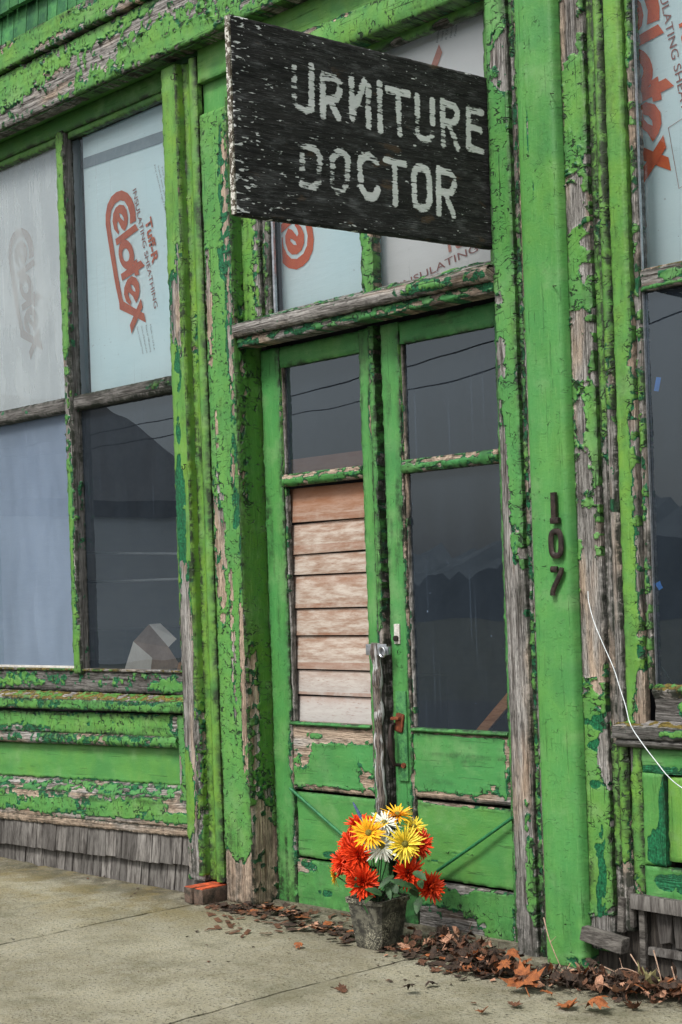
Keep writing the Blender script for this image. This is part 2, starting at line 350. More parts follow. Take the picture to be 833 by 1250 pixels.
def concrete_mat():
    t = NT('worn_concrete'); p = t.pos(); n = t.noise(p, 1.6, 5, .6); n2 = t.noise(p, 14, 5, .7); n3 = t.noise(p, 75, 4, .75); n4 = t.noise(p, 230, 2)
    col = t.mix(t.ss(n, .3, .7), (.205, .185, .12), (.35, .325, .235))
    col = t.mix(t.ss(n2, .35, .7, 0, .5), col, (.36, .35, .29))
    sep = t.n('SeparateXYZ', Vector=p)
    near = t.math('MULTIPLY', t.ss(sep.outputs[1], -1.1, -.1), t.ss(sep.outputs[0], -5.2, -6.3)); alg = t.math('MULTIPLY', near, t.ss(t.noise(p, 4, 4), .38, .62))
    col = t.mix(t.math('MULTIPLY', alg, .75), col, (.20, .145, .035))
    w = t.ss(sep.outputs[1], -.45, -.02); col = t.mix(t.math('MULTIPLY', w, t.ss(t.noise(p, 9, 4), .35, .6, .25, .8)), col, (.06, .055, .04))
    col = t.mix(t.ss(n3, .54, .62, 0, .85), col, (.075, .07, .05)); col = t.mix(t.ss(n3, .42, .30, 0, .6), col, (.50, .48, .40)); col = t.mix(t.ss(t.noise(p, 38, 2), .68, .73, 0, .8), col, (.04, .038, .03))
    st = t.ss(t.noise(p, 2.6, 5, .7), .48, .72, 0, .6); col = t.mix(st, col, (.12, .115, .07)); col = t.mix(t.ss(t.noise(p, 7, 5, .7), .52, .7, 0, .5), col, (.17, .15, .085))
    h = t.math('ADD', t.math('MULTIPLY', n3, 1.6), t.math('ADD', t.math('MULTIPLY', n4, .5), t.math('MULTIPLY', n2, 1.2)))
    return t.bsdf(col, .93, t.bump(h, .006), spec=.2)
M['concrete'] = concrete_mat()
M['joint'] = simple('joint_dirt', (.02, .02, .012), (.06, .05, .03), 60, .95)
M['asphalt'] = simple('asphalt', (.035, .035, .036), (.07, .07, .07), 40, .9, .003, obj=False)
M['ground'] = simple('far_ground', (.05, .055, .035), (.1, .1, .06), 1, .95, obj=False)
M['lap'] = None
def lap_mat():
    t = NT('stained_lap_boards'); p = t.pos(); n = t.noise(p, 1, 6, .7, (6, 6, 34)); n2 = t.noise(p, 1, 4, .7, (30, 30, 160)); sep = t.n('SeparateXYZ', Vector=p)
    col = t.mix(t.ss(n, .34, .66), (.27, .175, .125), (.48, .425, .37))
    up = t.ss(sep.outputs[2], 1.75, 1.97); col = t.mix(t.math('MULTIPLY', up, .8), col, (.27, .115, .055))
    lo = t.ss(sep.outputs[2], 1.25, .95); col = t.mix(t.math('MULTIPLY', lo, .75), col, (.42, .41, .40))
    ph = t.math('FRACT', t.math('DIVIDE', t.math('SUBTRACT', sep.outputs[2], .885), .1405))
    stn = t.math('MULTIPLY', t.ss(ph, .45, 1.), t.ss(t.noise(p, 9, 5, .7), .3, .6)); col = t.mix(t.math('MULTIPLY', stn, .6), col, (.26, .12, .07))
    col = t.mix(t.ss(n2, .55, .75, 0, .6), col, (.18, .08, .05))
    return t.bsdf(col, .85, t.bump(n2, .0012), spec=.2)
M['lap'] = lap_mat()
def pot_mat():
    t = NT('mottled_pot'); p = t.obj(); n = t.noise(p, 30, 5, .7); n2 = t.noise(p, 130, 3, .7); n3 = t.noise(p, 9, 3)
    col = t.mix(t.ss(n, .4, .62), (.035, .034, .028), (.13, .125, .095)); col = t.mix(t.math('MULTIPLY', t.ss(n2, .5, .62), t.ss(n3, .42, .6)), col, (.38, .36, .27))
    col = t.mix(t.ss(t.noise(p, 18, 3), .6, .72, 0, .7), col, (.012, .012, .01))
    return t.bsdf(col, .75, t.bump(t.math('ADD', n, n2), .0025), spec=.3)
M['pot'] = pot_mat()
def petal_mat(name, c1, c2):
    t = NT(name); r = t.attr('pt')[2]; col = t.mix(r, c1, c2); n = t.noise(t.obj(), 90, 2)
    col = t.mix(t.ss(n, .3, .8, 0, .25), col, tuple(x*.5 for x in c1)); t.bsdf(col, .55, spec=.3); 
    return t.m
M['red'] = petal_mat('red_orange_petals', (.42, .012, .004), (.88, .085, .018))
M['yellow'] = petal_mat('yellow_petals', (.72, .42, .01), (.88, .74, .07))
M['gold'] = petal_mat('golden_petals', (.80, .20, .005), (.90, .58, .02))
M['white'] = petal_mat('white_petals', (.62, .66, .50), (.84, .86, .78))
M['eye'] = simple('flower_centre', (.05, .06, .01), (.25, .2, .03), 200, .9, .001)
M['leaf'] = simple('fabric_leaf', (.008, .028, .01), (.03, .09, .025), 25, .6, .001)
M['purple'] = simple('purple_spike', (.03, .05, .12), (.08, .12, .22), 100, .8, .001)
for i, (a, b) in enumerate([((.13, .04, .014), (.34, .11, .032)), ((.05, .022, .012), (.14, .06, .03)), ((.30, .15, .09), (.46, .26, .17)), ((.018, .012, .009), (.06, .035, .022)), ((.22, .2, .08), (.4, .36, .18))]):
    M['dl%d' % i] = simple('dry_leaf_%s' % ('orange', 'brown', 'tan', 'dark', 'olive')[i], a, b, 55, .8, .002)
# ------------------------------------------------------------------ ground
sc = bpy.context.scene
def slab(name, x0, x1, y0, y1, z, mat, cut=.06, kind='structure', thick=.1):
    mb = MB(); nx = max(2, int((x1-x0)/cut)); ny = max(2, int((y1-y0)/cut)); vs = []
    for j in range(ny+1):
        for i in range(nx+1):
            x = x0+(x1-x0)*i/nx; y = y0+(y1-y0)*j/ny; e = min(i, nx-i, j, ny-j)
            dz = .004*(sin(x*2.1+y)*sin(y*3.3-x)) - (.006+random.uniform(0, .004) if e == 0 else 0)
            vs.append(mb.bm.verts.new((x+(random.uniform(-.003, .003) if e == 0 else 0), y, z+dz)))
    W = nx+1
    for j in range(ny):
        for i in range(nx): mb.bm.faces.new((vs[j*W+i], vs[j*W+i+1], vs[(j+1)*W+i+1], vs[(j+1)*W+i]))
    for a, b in [((i, 0), (i+1, 0)) for i in range(nx)] + [((i+1, ny), (i, ny)) for i in range(nx)] + [((nx, j), (nx, j+1)) for j in range(ny)] + [((0, j+1), (0, j)) for j in range(ny)]:
        p, q = vs[a[1]*W+a[0]], vs[b[1]*W+b[0]]
        r1 = mb.bm.verts.new(p.co-Vector((0, 0, thick))); r2 = mb.bm.verts.new(q.co-Vector((0, 0, thick))); mb.bm.faces.new((q, p, r1, r2))
    o = mb.build(name, mat); tag(o, kind=kind); return o
g = MB(); g.quad((-900, -900, -.2), (900, -900, -.2), (900, 900, -.2), (-900, 900, -.2)); tag(g.build('ground', M['ground']), kind='structure')
g = MB(); g.quad((-300, -12, -.16), (300, -12, -.16), (300, -3.15, -.16), (-300, -3.15, -.16)); tag(g.build('road', M['asphalt']), kind='structure')
g = MB(); g.quad((-16, -3.1, -.03), (6, -3.1, -.03), (6, .4, -.03), (-16, .4, -.03)); tag(g.build('sidewalk_bed', M['joint']), kind='structure')
JX = [-6.08-1.63*k for k in range(6, 0, -1)] + [-6.08, -4.45] + [-4.45+1.63*k for k in range(1, 7)]
for i in range(len(JX)-1):
    for (ya, yb) in ((-3.1, -1.95), (-1.942, .3)):
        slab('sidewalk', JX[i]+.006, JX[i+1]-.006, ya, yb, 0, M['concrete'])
slab('kerb', -16, 6, -3.26, -3.108, .0, M['concrete'], .2, thick=.2)

# ================================================================== THE BUILDING
B = empty('storefront_building', (-5, 0, 0), 'old wooden storefront with peeling bright green paint above the sidewalk', 'building')
wall = MB()
wall.box((-8.0, 3.2, 5.9), (9.0, 6.2, 1.6)).box((-12.3, 3.2, 2.55), (.3, 6.2, 5.1)).box((.6, 3.2, 2.55), (.3, 6.2, 5.1)).box((-5.8, 6.3, 2.55), (13.1, .15, 5.1))
wall = MB().box((-5.85, 3.25, 5.72), (13.1, 6.1, 1.15)).box((-12.3, 3.2, 2.6), (.3, 6.0, 5.06)).box((.6, 3.2, 2.6), (.3, 6.0, 5.06)).box((-5.85, 6.35, 2.6), (13.2, .15, 5.06))
wall.build('wall', M['interior'], B, False)
it = MB().box((-5.85, 3.2, .22), (12.8, 5.9, .06)).box((-5.85, 3.2, 5.0), (12.8, 5.9, .06)).box((-5.85, 3.0, 2.6), (12.7, .1, 4.7))
it.box((-9, 1.6, .8), (.9, .7, 1.0), bev=.01).box((-7.6, 2.2, .6), (1.6, .6, .7), bev=.01)
it.build('interior_room', M['interior'], B, False)
K = dict
# ---- frieze and cornice
fr = [
 XZ(-12.2, -8.2, 4.18, 4.475, -.12, res=(.03, .02), grain='u', bias=.9, thick=.10),
 XZ(-8.2, -3.2, 4.18, 4.475, -.12, res=(.008, .005), grain='u', bias=.6, la=1.3, L=(.07, .3), C=(.03, .025), ca=.75, curl=.016, crk=.5, hue=.62, thick=.10, tone=.3, gb=.15,
    peel=[(-7.55, 4.23, .35, .06, -1.2), (-7.15, 4.27, .25, .08, -1.1), (-6.75, 4.33, .25, .07, -1.25), (-6.45, 4.37, .25, .05, -1.1), (-7.9, 4.22, .2, .07, -1.2), (-6.0, 4.4, .3, .05, -1.1), (-6.1, 4.23, .3, .03, .8), (-5.6, 4.3, .4, .1, -.4)]),
 XZ(-3.2, .7, 4.18, 4.475, -.12, res=(.03, .02), grain='u', bias=.9, thick=.10),
 XZ(-8.4, -3.2, 4.482, 4.625, -.15, res=(.008, .005), grain='u', bias=.8, la=1.1, L=(.05, .3), C=(.03, .022), ca=.7, curl=.012, crk=.4, hue=.65, thick=.14, gb=.2,
    peel=[(-7.6, 4.6, .2, .04, -1.1), (-7.0, 4.50, .3, .03, -1.1), (-6.4, 4.50, .3, .03, -1.2), (-6.7, 4.6, .15, .03, -.9)]),
 XZ(-12.2, -8.4, 4.482, 4.625, -.15, res=(.03, .02), grain='u', bias=.9, thick=.14),
 XZ(-3.2, .7, 4.482, 4.625, -.15, res=(.03, .02), grain='u', bias=.9, thick=.14)]
build('frieze', B, fr, M['paint'])
for row, (z0, z1, y) in enumerate(((4.632, 4.80, -.125), (4.78, 4.97, -.165), (4.95, 5.14, -.20), (5.12, 5.3, -.235))):
    mb = MB(); x = -12.2
    while x < .7:
        w = random.uniform(.085, .13); mb.box((x+w/2, y+.012, (z0+z1)/2-random.uniform(0, .008)), (w-.006, .03, z1-z0), Matrix.Rotation(radians(-5), 3, 'X'), .003, .001); x += w
    mb.build('shingle_course', M['green_shingle'], B)
mb = MB().box((-5.75, -.2, 5.42), (12.95, .5, .1), bev=.01).box((-5.75, -.12, 5.33), (12.95, .28, .09), bev=.01); mb.build('cornice', M['green_shingle'], B)
MB().box((-5.75, 3.0, 6.36), (13.4, 6.9, .1), bev=.01).build('roof', M['asphalt'], B)
# soffit / recessed head over the left window
build('window_head', B, [slope(-9.4, -5.6, -.1, 4.185, .07, 4.185, res=(.02, .02), bias=1.5, crk=.1, thick=.01),
    XZ(-9.4, -6.25, 4.09, 4.19, .03, res=(.015, .01), grain='u', bias=1.6, crk=.1, hue=.6, dirt=.5)], M['olive'])
# ---- left pilaster group
xpl0 = -6.245; 
build('pilaster', B, [
 XZ(xpl0, -6.125, .085, 4.15, -.05, res=(.005, .006), prof=lambda t: -.006*np.clip((t-.86)/.14, 0, 1), bias=1.35, la=.8, ca=.7, C=(.02, .04), curl=.006, crk=.3, hue=.9, tone=.35, thick=.05,
   peel=[(-6.17, 2.93, .07, .23, -2.6), (-6.15, 3.25, .04, .12, -1.1), (-6.2, 1.1, .045, .66, -3.2), (-6.135, .9, .05, .75, -1.6), (-6.18, .20, .1, .17, -3.0), (-6.21, .5, .035, .33, 2.2), (-6.2, .95, .02, .2, .0)],
   stain=[(-6.2, 1.95, .045, .28, 2.2), (-6.19, 2.6, .04, .12, 1.4), (-6.2, 2.35, .03, .1, 1.2), (-6.21, 3.0, .05, .12, 1.6), (-6.15, 1.5, .02, .2, 2.0)]),
 YZ(-.05, .02, .11, 4.15, -6.122, res=(.006, .007), bias=1.2, la=.7, hue=1., ca=.5, crk=.5, peel=[(-.02, .7, .06, .4, -1.1)], dirt=.5),
 XZ(-6.12, -6.055, .09, 4.15, -.012, res=(.005, .008), prof=lambda t: -.012*np.sin(t*pi), bias=1.2, la=.7, hue=1., crk=.5, dirt=.9, peel=[(-6.09, 2.75, .05, .18, -1.3)]),
 XZ(-6.052, -5.995, .09, 4.15, -.02, res=(.0045, .008), prof=lambda t: .014*np.sin(t*pi), bias=1.35, la=.6, hue=.85, crk=.3, dirt=.6, edge=.002)], M['paint'])
build('trim_board', B, [
 XZ(-5.982, -5.775, .0, 3.86, -.022, res=(.005, .005), bias=.95, la=1.0, L=(.03, .28), ca=.8, C=(.02, .035), curl=.008, crk=.8, hue=.5, tone=.72, gb=.18,
   peel=[(-5.93, 1.72, .045, .38, -2.0), (-5.86, 1.25, .02, .45, -1.4), (-5.955, 2.95, .025, .3, -1.6), (-5.80, 3.4, .04, .45, -.9), (-5.80, 2.74, .025, .22, -1.6), (-5.795, 2.45, .02, .1, -.8), (-5.79, 1.15, .022, .32, -2.2), (-5.8, .75, .02, .25, -1.2),
         (-5.82, 2.12, .018, .09, -1.6), (-5.93, 2.3, .012, .12, -1.3), (-5.88, .08, .2, .16, -2.6), (-5.87, .45, .08, .25, 1.2)],
   stain=[(-5.83, 3.1, .05, .7, .9), (-5.80, 2.0, .04, .4, .8)]),
 XZ(-6.0, -5.775, 3.86, 4.16, .02, res=(.01, .01), bias=1.8, hue=.3, crk=.1)], M['paint'])
build('door_reveal', B, [YZ(-.022, .15, 0, 3.9, -5.772, res=(.005, .006), bias=.95, la=1., ca=.7, hue=.9, curl=.006, crk=.8, tone=.6, dirt=.55, thick=.003,
   peel=[(.05, .2, .12, .4, -1.7), (.02, 1.0, .04, .4, -1.4), (.02, 2.3, .03, .5, -.8), (.08, 1.75, .08, .6, .6), (.03, 2.85, .06, .2, -1.0)])], M['olive'])
# ---- left display window
ww = [XZ(-7.315, -7.245, 1.10, 4.10, .02, res=(.005, .008), bias=1.1, la=1., hue=.75, crk=.6, curl=.006, peel=[(-7.28, 2.6, .06, .35, -1.4), (-7.25, 2.0, .03, .5, -1.), (-7.25, 1.5, .04, .4, -.8)], tone=.3, thick=.05),
      XZ(-8.31, -8.24, 1.10, 4.10, .02, res=(.02, .02), thick=.05), XZ(-9.4, -9.3, 1.1, 4.1, .02, res=(.03, .03), thick=.05),
      XZ(-6.31, -6.25, 1.10, 4.10, .03, res=(.006, .01), bias=1.0, hue=.7, crk=.6, dirt=.7)]
bars = []
for x0, x1 in ((-9.3, -8.32), (-8.24, -7.32), (-7.24, -6.30)):
    bars.append(XZ(x0, x1, 2.555, 2.635, .035, res=(.007, .005), grain='u', bias=-1.0, la=1.0, prof=lambda t: .01*np.sin(t*pi), pdir='v', tone=.05, crk=.5, peel=[(-6.45, 2.6, .12, .03, .9), (-7.95, 2.62, .2, .02, .4)], dirt=.9, thick=.05))
    ww += [XZ(x0, x1, 4.055, 4.10, .05, res=(.012, .008), grain='u', bias=1.2, hue=.7, dirt=.6)]
W1 = build('display_window', B, ww, M['paint'])
build('mullion_side', W1, [YZ(.02, .09, 1.10, 4.10, -7.242, res=(.006, .008), bias=-.6, la=1.1, hue=.9, crk=1., tone=.0, dirt=1.)], M['dark_wood'])
for b_ in bars: build('transom_bar', W1, [b_], M['dark_wood'])
def pane(name, x0, x1, z0, z1, y, mat, parent):
    mb = MB(); mb.quad((x0, y, z0), (x1, y, z0), (x1, y, z1), (x0, y, z1)); o = mb.build(name, mat, parent, False, False); return o
for x0, x1, mu, ml in ((-9.3, -8.31, 'glass_haze', 'glass_blue'), (-8.24, -7.31, 'glass_haze', 'glass_blue'), (-7.245, -6.305, 'glass', 'glass_dark')):
    pane('pane', x0, x1, 2.63, 4.10, .082, M[mu], W1); pane('pane', x0, x1, 1.10, 2.56, .082, M[ml], W1)
build('bottom_rail', W1, [XZ(-9.4, -6.25, 1.0, 1.112, .045, res=(.009, .006), grain='u', bias=-.45, la=1.1, tone=.05, crk=.4, peel=[(-7.9, 1.05, .25, .04, .8), (-6.45, 1.04, .18, .03, 1.0)], thick=.05)], M['dark_wood'])
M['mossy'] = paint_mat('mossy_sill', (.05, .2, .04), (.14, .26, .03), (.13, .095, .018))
build('sill', W1, [slope(-9.4, -6.25, -.045, .962, .05, .998, res=(.009, .005), bias=-.1, la=1.1, gb=.5, crk=.4, tone=.2, thick=.02), XZ(-9.4, -6.25, 1.112, 1.126, .03, res=(.01, .005), grain='u', bias=.0, gb=.5, thick=.05)], M['mossy'])
MB().box((-7.78, .07, 1.128), (.9, .02, .02), None, .006, .002).build('putty', M['putty'], W1)
# ---- left bulkhead
k = .028
build('bulkhead', B, [
 XZ(-9.6, -6.25, .905, .962, -.045, res=(.009, .005), grain='u', bias=.35, la=1.2, hue=.45, crk=.6, gb=.7, gl=.4, tone=.3, thick=.07, shear=.01, dirt=.6),
 XZ(-9.6, -6.25, .77, .89, -.005, res=(.008, .005), grain='u', bias=.55, la=1.3, L=(.05, .2), hue=.5, ca=.5, gb=.6, crk=.4, tone=.35, shear=.015, dirt=.6, peel=[(-6.33, .83, .1, .08, -1.4), (-7.9, .79, .5, .02, -.9)]),
 XZ(-9.6, -6.34, .712, .772, -.02, res=(.008, .004), grain='u', prof=lambda t: .01*np.sin(t*pi), pdir='v', bias=.1, la=1.3, hue=.4, gb=.4, crk=.4, tone=.5, shear=.022, peel=[(-8.0, .74, .5, .04, -.7)]),
 XZ(-9.6, -6.34, .512, .71, .022, res=(.012, .006), grain='u', bias=1.9, la=.5, hue=.35, crk=.05, shear=k, dirt=.15, thick=.02, gb=.4, peel=[(-7.2, .52, 1.5, .016, -1.6)]),
 slope(-9.6, -6.34, -.012, .44, .022, .517, res=(.008, .005), bias=.0, la=1.2, gb=.35, hue=.2, crk=.6, ca=.7, C=(.016, .05), tone=.35, shear=k+.003),
 XZ(-9.6, -6.265, .30, .445, -.022, res=(.008, .005), grain='u', bias=.45, la=1.4, L=(.05, .2), hue=.35, ca=.6, gb=.35, crk=.4, tone=.5, curl=.006, shear=k+.003, thick=.04, peel=[(-7.2, .31, 2., .02, -1.1), (-6.36, .41, .1, .05, -1.1), (-7.7, .43, .6, .02, -1.)]),
 XZ(-6.345, -6.25, .445, .90, -.012, res=(.006, .006), bias=.6, la=1.2, hue=.5, ca=.6, crk=.5, tone=.4, peel=[(-6.34, .65, .02, .15, -1.5)]),
 XZ(-9.6, -6.25, .262, .302, -.032, res=(.01, .006), grain='u', bias=-2.5, tone=.75, gb=.1, shear=k, thick=.04)], M['paint'])
for z0, z1, y in ((.118, .27, -.012), (-.02, .135, .012)):
    mb = MB(); x = -9.7
    while x < -6.26:
        w = random.uniform(.05, .14); xx = x+w/2; dz = .026*(xx+7.2)
        mb.box((xx, y+random.uniform(-.004, .004), (z0+z1)/2+dz+random.uniform(-.006, .004)), (w-.005, .02, z1-z0), Matrix.Rotation(radians(-6), 3, 'X') @ Matrix.Rotation(radians(random.uniform(-1, 1)), 3, 'Y'), .002, .002); x += w
    mb.build('shingle_skirt', M['shingle'], B)
MB().box((-7.9, .055, .1), (3.6, .04, .5)).build('foundation_board', M['shingle'], B)
# ---- entrance head and transom window
build('entrance_header', B, [
 XZ(-5.99, -4.0, 4.02, 4.19, -.02, res=(.012, .008), grain='u', bias=1.5, la=.6, hue=.6, crk=.2, dirt=.3),
 XZ(-5.55, -4.14, 3.895, 4.035, -.055, res=(.007, .005), grain='u', bias=1.0, la=1.0, hue=.6, crk=.9, curl=.005, ca=.5, tone=.6, thick=.09, prof=lambda t: .01*np.sin(t*pi), pdir='v', peel=[(-5.2, 4.02, .5, .012, -1.4)]),
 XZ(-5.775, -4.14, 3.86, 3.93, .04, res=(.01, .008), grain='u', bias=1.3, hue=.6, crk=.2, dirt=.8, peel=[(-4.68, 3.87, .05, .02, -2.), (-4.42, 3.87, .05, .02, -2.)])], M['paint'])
tw = [XZ(-5.775, -5.64, 2.80, 3.89, .045, res=(.006, .007), bias=.9, la=1.1, hue=.8, crk=.8, ca=.6, tone=.5, peel=[(-5.66, 3.0, .04, .5, -1.)], dirt=.7, thick=.05),
      XZ(-5.64, -5.585, 2.80, 3.89, .06, res=(.006, .007), bias=-.1, la=1.1, hue=.8, crk=.8, tone=.3, dirt=.9),
      XZ(-4.955, -4.88, 2.80, 3.89, .045, res=(.006, .007), bias=.3, la=1.2, hue=.5, crk=.8, ca=.6, tone=.6, curl=.006, thick=.05),
      XZ(-4.2, -4.13, 2.80, 3.89, .05, res=(.02, .02)), slope(-5.64, -4.14, .0, 2.80, .09, 2.848, res=(.008, .005), bias=-.3, la=1., crk=.5, gb=.3, tone=.1, dirt=.9)]
W2 = build('transom_window', B, tw, M['paint'])
pane('pane', -5.60, -4.95, 2.83, 3.90, .082, M['glass'], W2); pane('pane', -4.89, -4.19, 2.83, 3.90, .082, M['glass'], W2)
MB().box((-5.574, .075, 3.36), (.014, .012, 1.06)).build('metal_bead', M['steel'], W2)
build('cap_moulding', B, [
 XZ(-5.768, -4.146, 2.735, 2.80, -.035, res=(.006, .004), grain='u', prof=lambda t: .012*np.sin(t*pi), pdir='v', bias=-1.0, la=1.1, gb=.35, tone=.3, crk=.5, thick=.09, peel=[(-4.4, 2.77, .3, .04, 1.0)]),
 XZ(-5.768, -4.146, 2.69, 2.736, -.012, res=(.006, .004), grain='u', bias=-.1, la=1.5, hue=.1, gb=.5, ca=.8, C=(.02, .06), tone=.6, crk=.5, curl=.008, thick=.09),
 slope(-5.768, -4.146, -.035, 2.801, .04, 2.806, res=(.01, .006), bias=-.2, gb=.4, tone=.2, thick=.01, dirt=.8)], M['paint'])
# ---- doors
def door(x0, x1, gl, gr, name, left):
    y = .13; s = []
    kw = K(la=.9, hue=.10 if not left else .18, crk=.25, ca=.5, curl=.003)
    s += [XZ(x0, gl, -.04, 2.685, y, res=(.005, .007), bias=1.35, dirt=.6, tone=.6, peel=([(gl, .75, .035, .2, -1.6), (gl, .28, .03, .16, -1.6), (gl, 1.7, .012, .8, -.5)] if left else [(gl, 1.5, .015, .9, -1.6), (gl, .55, .04, .15, -1.6), (x0+.05, 1.2, .03, .1, -.7)]), **kw),
          XZ(gr, x1, -.04, 2.685, y, res=(.005, .007), bias=1.35, dirt=.5, tone=.6, peel=([(gr, .7, .03, .25, -1.6), (x1, 1.3, .02, .2, -1.8), (x1, .7, .02, .4, -1.2), (x1-.01, 2.3, .02, .12, -1.9)] if left else []), **kw),
          XZ(gl, gr, 2.585, 2.683, y+.004, res=(.009, .007), grain='u', bias=1.5, dirt=.45, **kw),
          XZ(gl, gr, 2.012, 2.07, y-.004, res=(.007, .004), grain='u', prof=lambda t: .01*np.sin(t*pi), pdir='v', bias=.35, dirt=.4, tone=.75, peel=[((gl+gr)/2, 2.055, .4, .01, -.8)], **kw),
          XZ(gl, gr, .866, .884, y-.006, res=(.01, .004), grain='u', bias=.9, prof=lambda t: .006*np.sin(t*pi), pdir='v', **K(kw, hue=.1))]
    if left:
        s += [XZ(gl, gr, .56, .864, y+.004, res=(.006, .005), grain='u', bias=1.15, tone=.8, gb=.12, peel=[((gl+gr)/2, .83, .4, .05, -2.), (gl+.06, .74, .08, .1, -1.6), (gr-.04, .63, .06, .05, -1.7), (gr-.09, .69, .03, .05, -1.), ((gl+gr)/2, .57, .4, .022, -1.7), (gl+.15, .82, .07, .02, 1.5)], **kw),
              XZ(gl, gr, .235, .545, y+.018, res=(.007, .006), grain='u', bias=1.7, dirt=.25, hue=.3, la=.7, crk=.15, stain=[(gl+.1, .4, .1, .12, 1.0), (gl+.25, .26, .1, .02, 2.)], thick=.01),
              XZ(gl, gr, -.04, .222, y+.004, res=(.007, .006), grain='u', bias=1.45, tone=.6, dirt=.3, peel=[(gl+.07, .19, .1, .04, -1.9), (gl, .1, .02, .1, -1)], stain=[(gl+.2, .08, .08, .02, 2.2)], **kw)]
    else:
        s += [XZ(gl, gr, .575, .864, y+.004, res=(.006, .005), grain='u', bias=1.3, tone=.7, gb=.15, peel=[((gl+gr)/2, .585, .4, .028, -2.1), (gr, .68, .03, .1, -1.6), (gr-.1, .63, .07, .035, -1.5), (gl, .75, .02, .2, -1.2), (gr-.15, .865, .3, .012, -1.6), (gr, .8, .04, .07, -1.5)], **kw),
              XZ(gl, gr, .22, .56, y+.018, res=(.007, .006), grain='u', bias=1.45, dirt=.3, hue=.32, la=.7, tone=.7, crk=.15, peel=[((gl+gr)/2, .555, .4, .01, -1.5), (gl+.25, .345, .1, .008, -1.8), (gl+.1, .3, .1, .006, -1.4)], thick=.01),
              XZ(gl, gr, -.04, .208, y+.004, res=(.007, .006), grain='u', bias=1.1, tone=.25, dirt=.3, hue=.25, la=.8, crk=.5, ca=.5, peel=[(gl+.12, .02, .3, .11, -1.9), (gl+.28, .19, .05, .02, -2.), (gl+.2, .2, .02, .015, -1.6), (gr, .08, .02, .08, -1.5), ((gl+gr)/2, .205, .4, .01, -1.2)])]
    s += [YZ(y, y+.04, 2.07, 2.585, gl, res=(.01, .01), bias=.5)] 
    return build('door', B, s, M['paint'])
D1 = door(-5.765, -5.0, -5.628, -5.078, 'door', True); D2 = door(-4.935, -4.15, -4.822, -4.262, 'door', False)
pane('pane', -5.64, -5.07, 2.06, 2.59, .155, M['glass_dark'], D1)
pane('pane', -4.83, -4.25, 2.06, 2.59, .155, M['glass_dark'], D2); pane('pane', -4.83, -4.25, .88, 2.02, .155, M['glass_dark'], D2)
# bare bead along openings
def stickbead(parent, x, z0, z1, tone=.2, w=.014, bias=-.4): return build('glazing_bead', parent, [XZ(x, x+w, z0, z1, .138, res=(.004, .008), bias=bias, la=1., tone=tone, crk=.3, dirt=.4, thick=.02)], M['paint'])
stickbead(D1, -5.628, .885, 2.01, .1); stickbead(D1, -5.628, 2.07, 2.585, .5); stickbead(D2, -4.822, .885, 2.01, .5); stickbead(D2, -4.822, 2.07, 2.585, .5)
# lap boards behind left door opening
mb = MB(); zs = [.86+.1405*i for i in range(9)]; hs = [0, .006, -.012, .01, .0, .02, -.02, -.01, .02]
for i in range(8):
    z0 = zs[i]+hs[i]; z1 = zs[i+1]+hs[i+1]
    mb.box((-5.35, .186, (z0+z1)/2), (.62, .016, z1-z0-.006), Matrix.Rotation(radians(-5), 3, 'X') @ Matrix.Rotation(radians(random.uniform(-.5, .5)), 3, 'Y'), .002)
mb.build('lap_board_panel', M['lap'], D1)
MB().box((-5.36, .19, 2.10), (.56, .01, .09), Matrix.Rotation(radians(0), 3, 'X')).build('board_edge', M['lap'], D1)
# astragal / gap board between the leaves
build('astragal', D1, [XZ(-5.0, -4.967, .35, 2.69, .115, res=(.004, .006), bias=.7, la=1.2, hue=.3, crk=.4, tone=.3, dirt=.7, thick=.05, peel=[(-4.98, .85, .05, .45, -3.)])], M['paint'])
def barkpole():
    mb = MB(); pts = []; rad = []
    for i in range(46):
        z = .36+i*.02; pts.append((-4.985+.004*sin(i*.7), .088+.002*sin(i*1.3), z)); rad.append(.022+.003*sin(i*.9)+.002*random.random())
    mb.tube(pts, rad, 14); t = NT('peeling_white_pole'); p = t.pos(); n = t.noise(p, 1, 4, .6, (60, 60, 5)); n2 = t.noise(p, 1, 3, .6, (200, 200, 14))
    col = t.mix(t.ss(n, .51, .56), t.mix(t.ss(n2, .4, .6), (.03, .022, .018), (.16, .13, .11)), t.mix(n2, (.25, .25, .25), (.62, .62, .62))); mm = t.bsdf(col, .6, t.bump(t.math('ADD', t.ss(n, .53, .56), n2), .003))
    return mb.build('door_bar', mm, D1)
barkpole()
# hasp and padlock body
h = MB().box((-4.975, .078, 1.232), (.13, .006, .05), None, .002).box((-4.915, .072, 1.228), (.055, .02, .036), None, .003)
h.build('hasp', M['steel'], D1)
MB().tube([(-4.915+.018*cos(a), .055, 1.222+.022*sin(a)) for a in np.linspace(0, 2*pi, 14)[:-1]], .005, 8, True).build('staple', M['steel'], D1)
MB().box((-4.885, .124, 1.30), (.034, .01, .09), None, .004).build('lock_cylinder_plate', M['putty'], D2)
MB().tube([(-4.885, .125, 1.28), (-4.885, .108, 1.28)], .013, 16).build('lock_cylinder', M['iron'], D2)
MB().box((-4.872, .122, .845), (.062, .012, .40), None, .003).build('handle_plate', M['plate_green'], D2)
MB().box((-4.878, .112, .905), (.05, .014, .085), Matrix.Rotation(.2, 3, 'Y'), .01).box((-4.885, .10, .925), (.05, .03, .014), None, .004).build('thumb_latch', M['rust'], D2)
MB().tube([(-4.90, .115, .90), (-4.905, .085, .895), (-4.905, .078, .87), (-4.90, .074, .83), (-4.90, .074, .79), (-4.897, .078, .75), (-4.892, .085, .72), (-4.88, .115, .715)], [.006, .008, .009, .014, .016, .012, .009, .008], 12).build('handle', M['iron'], D2)
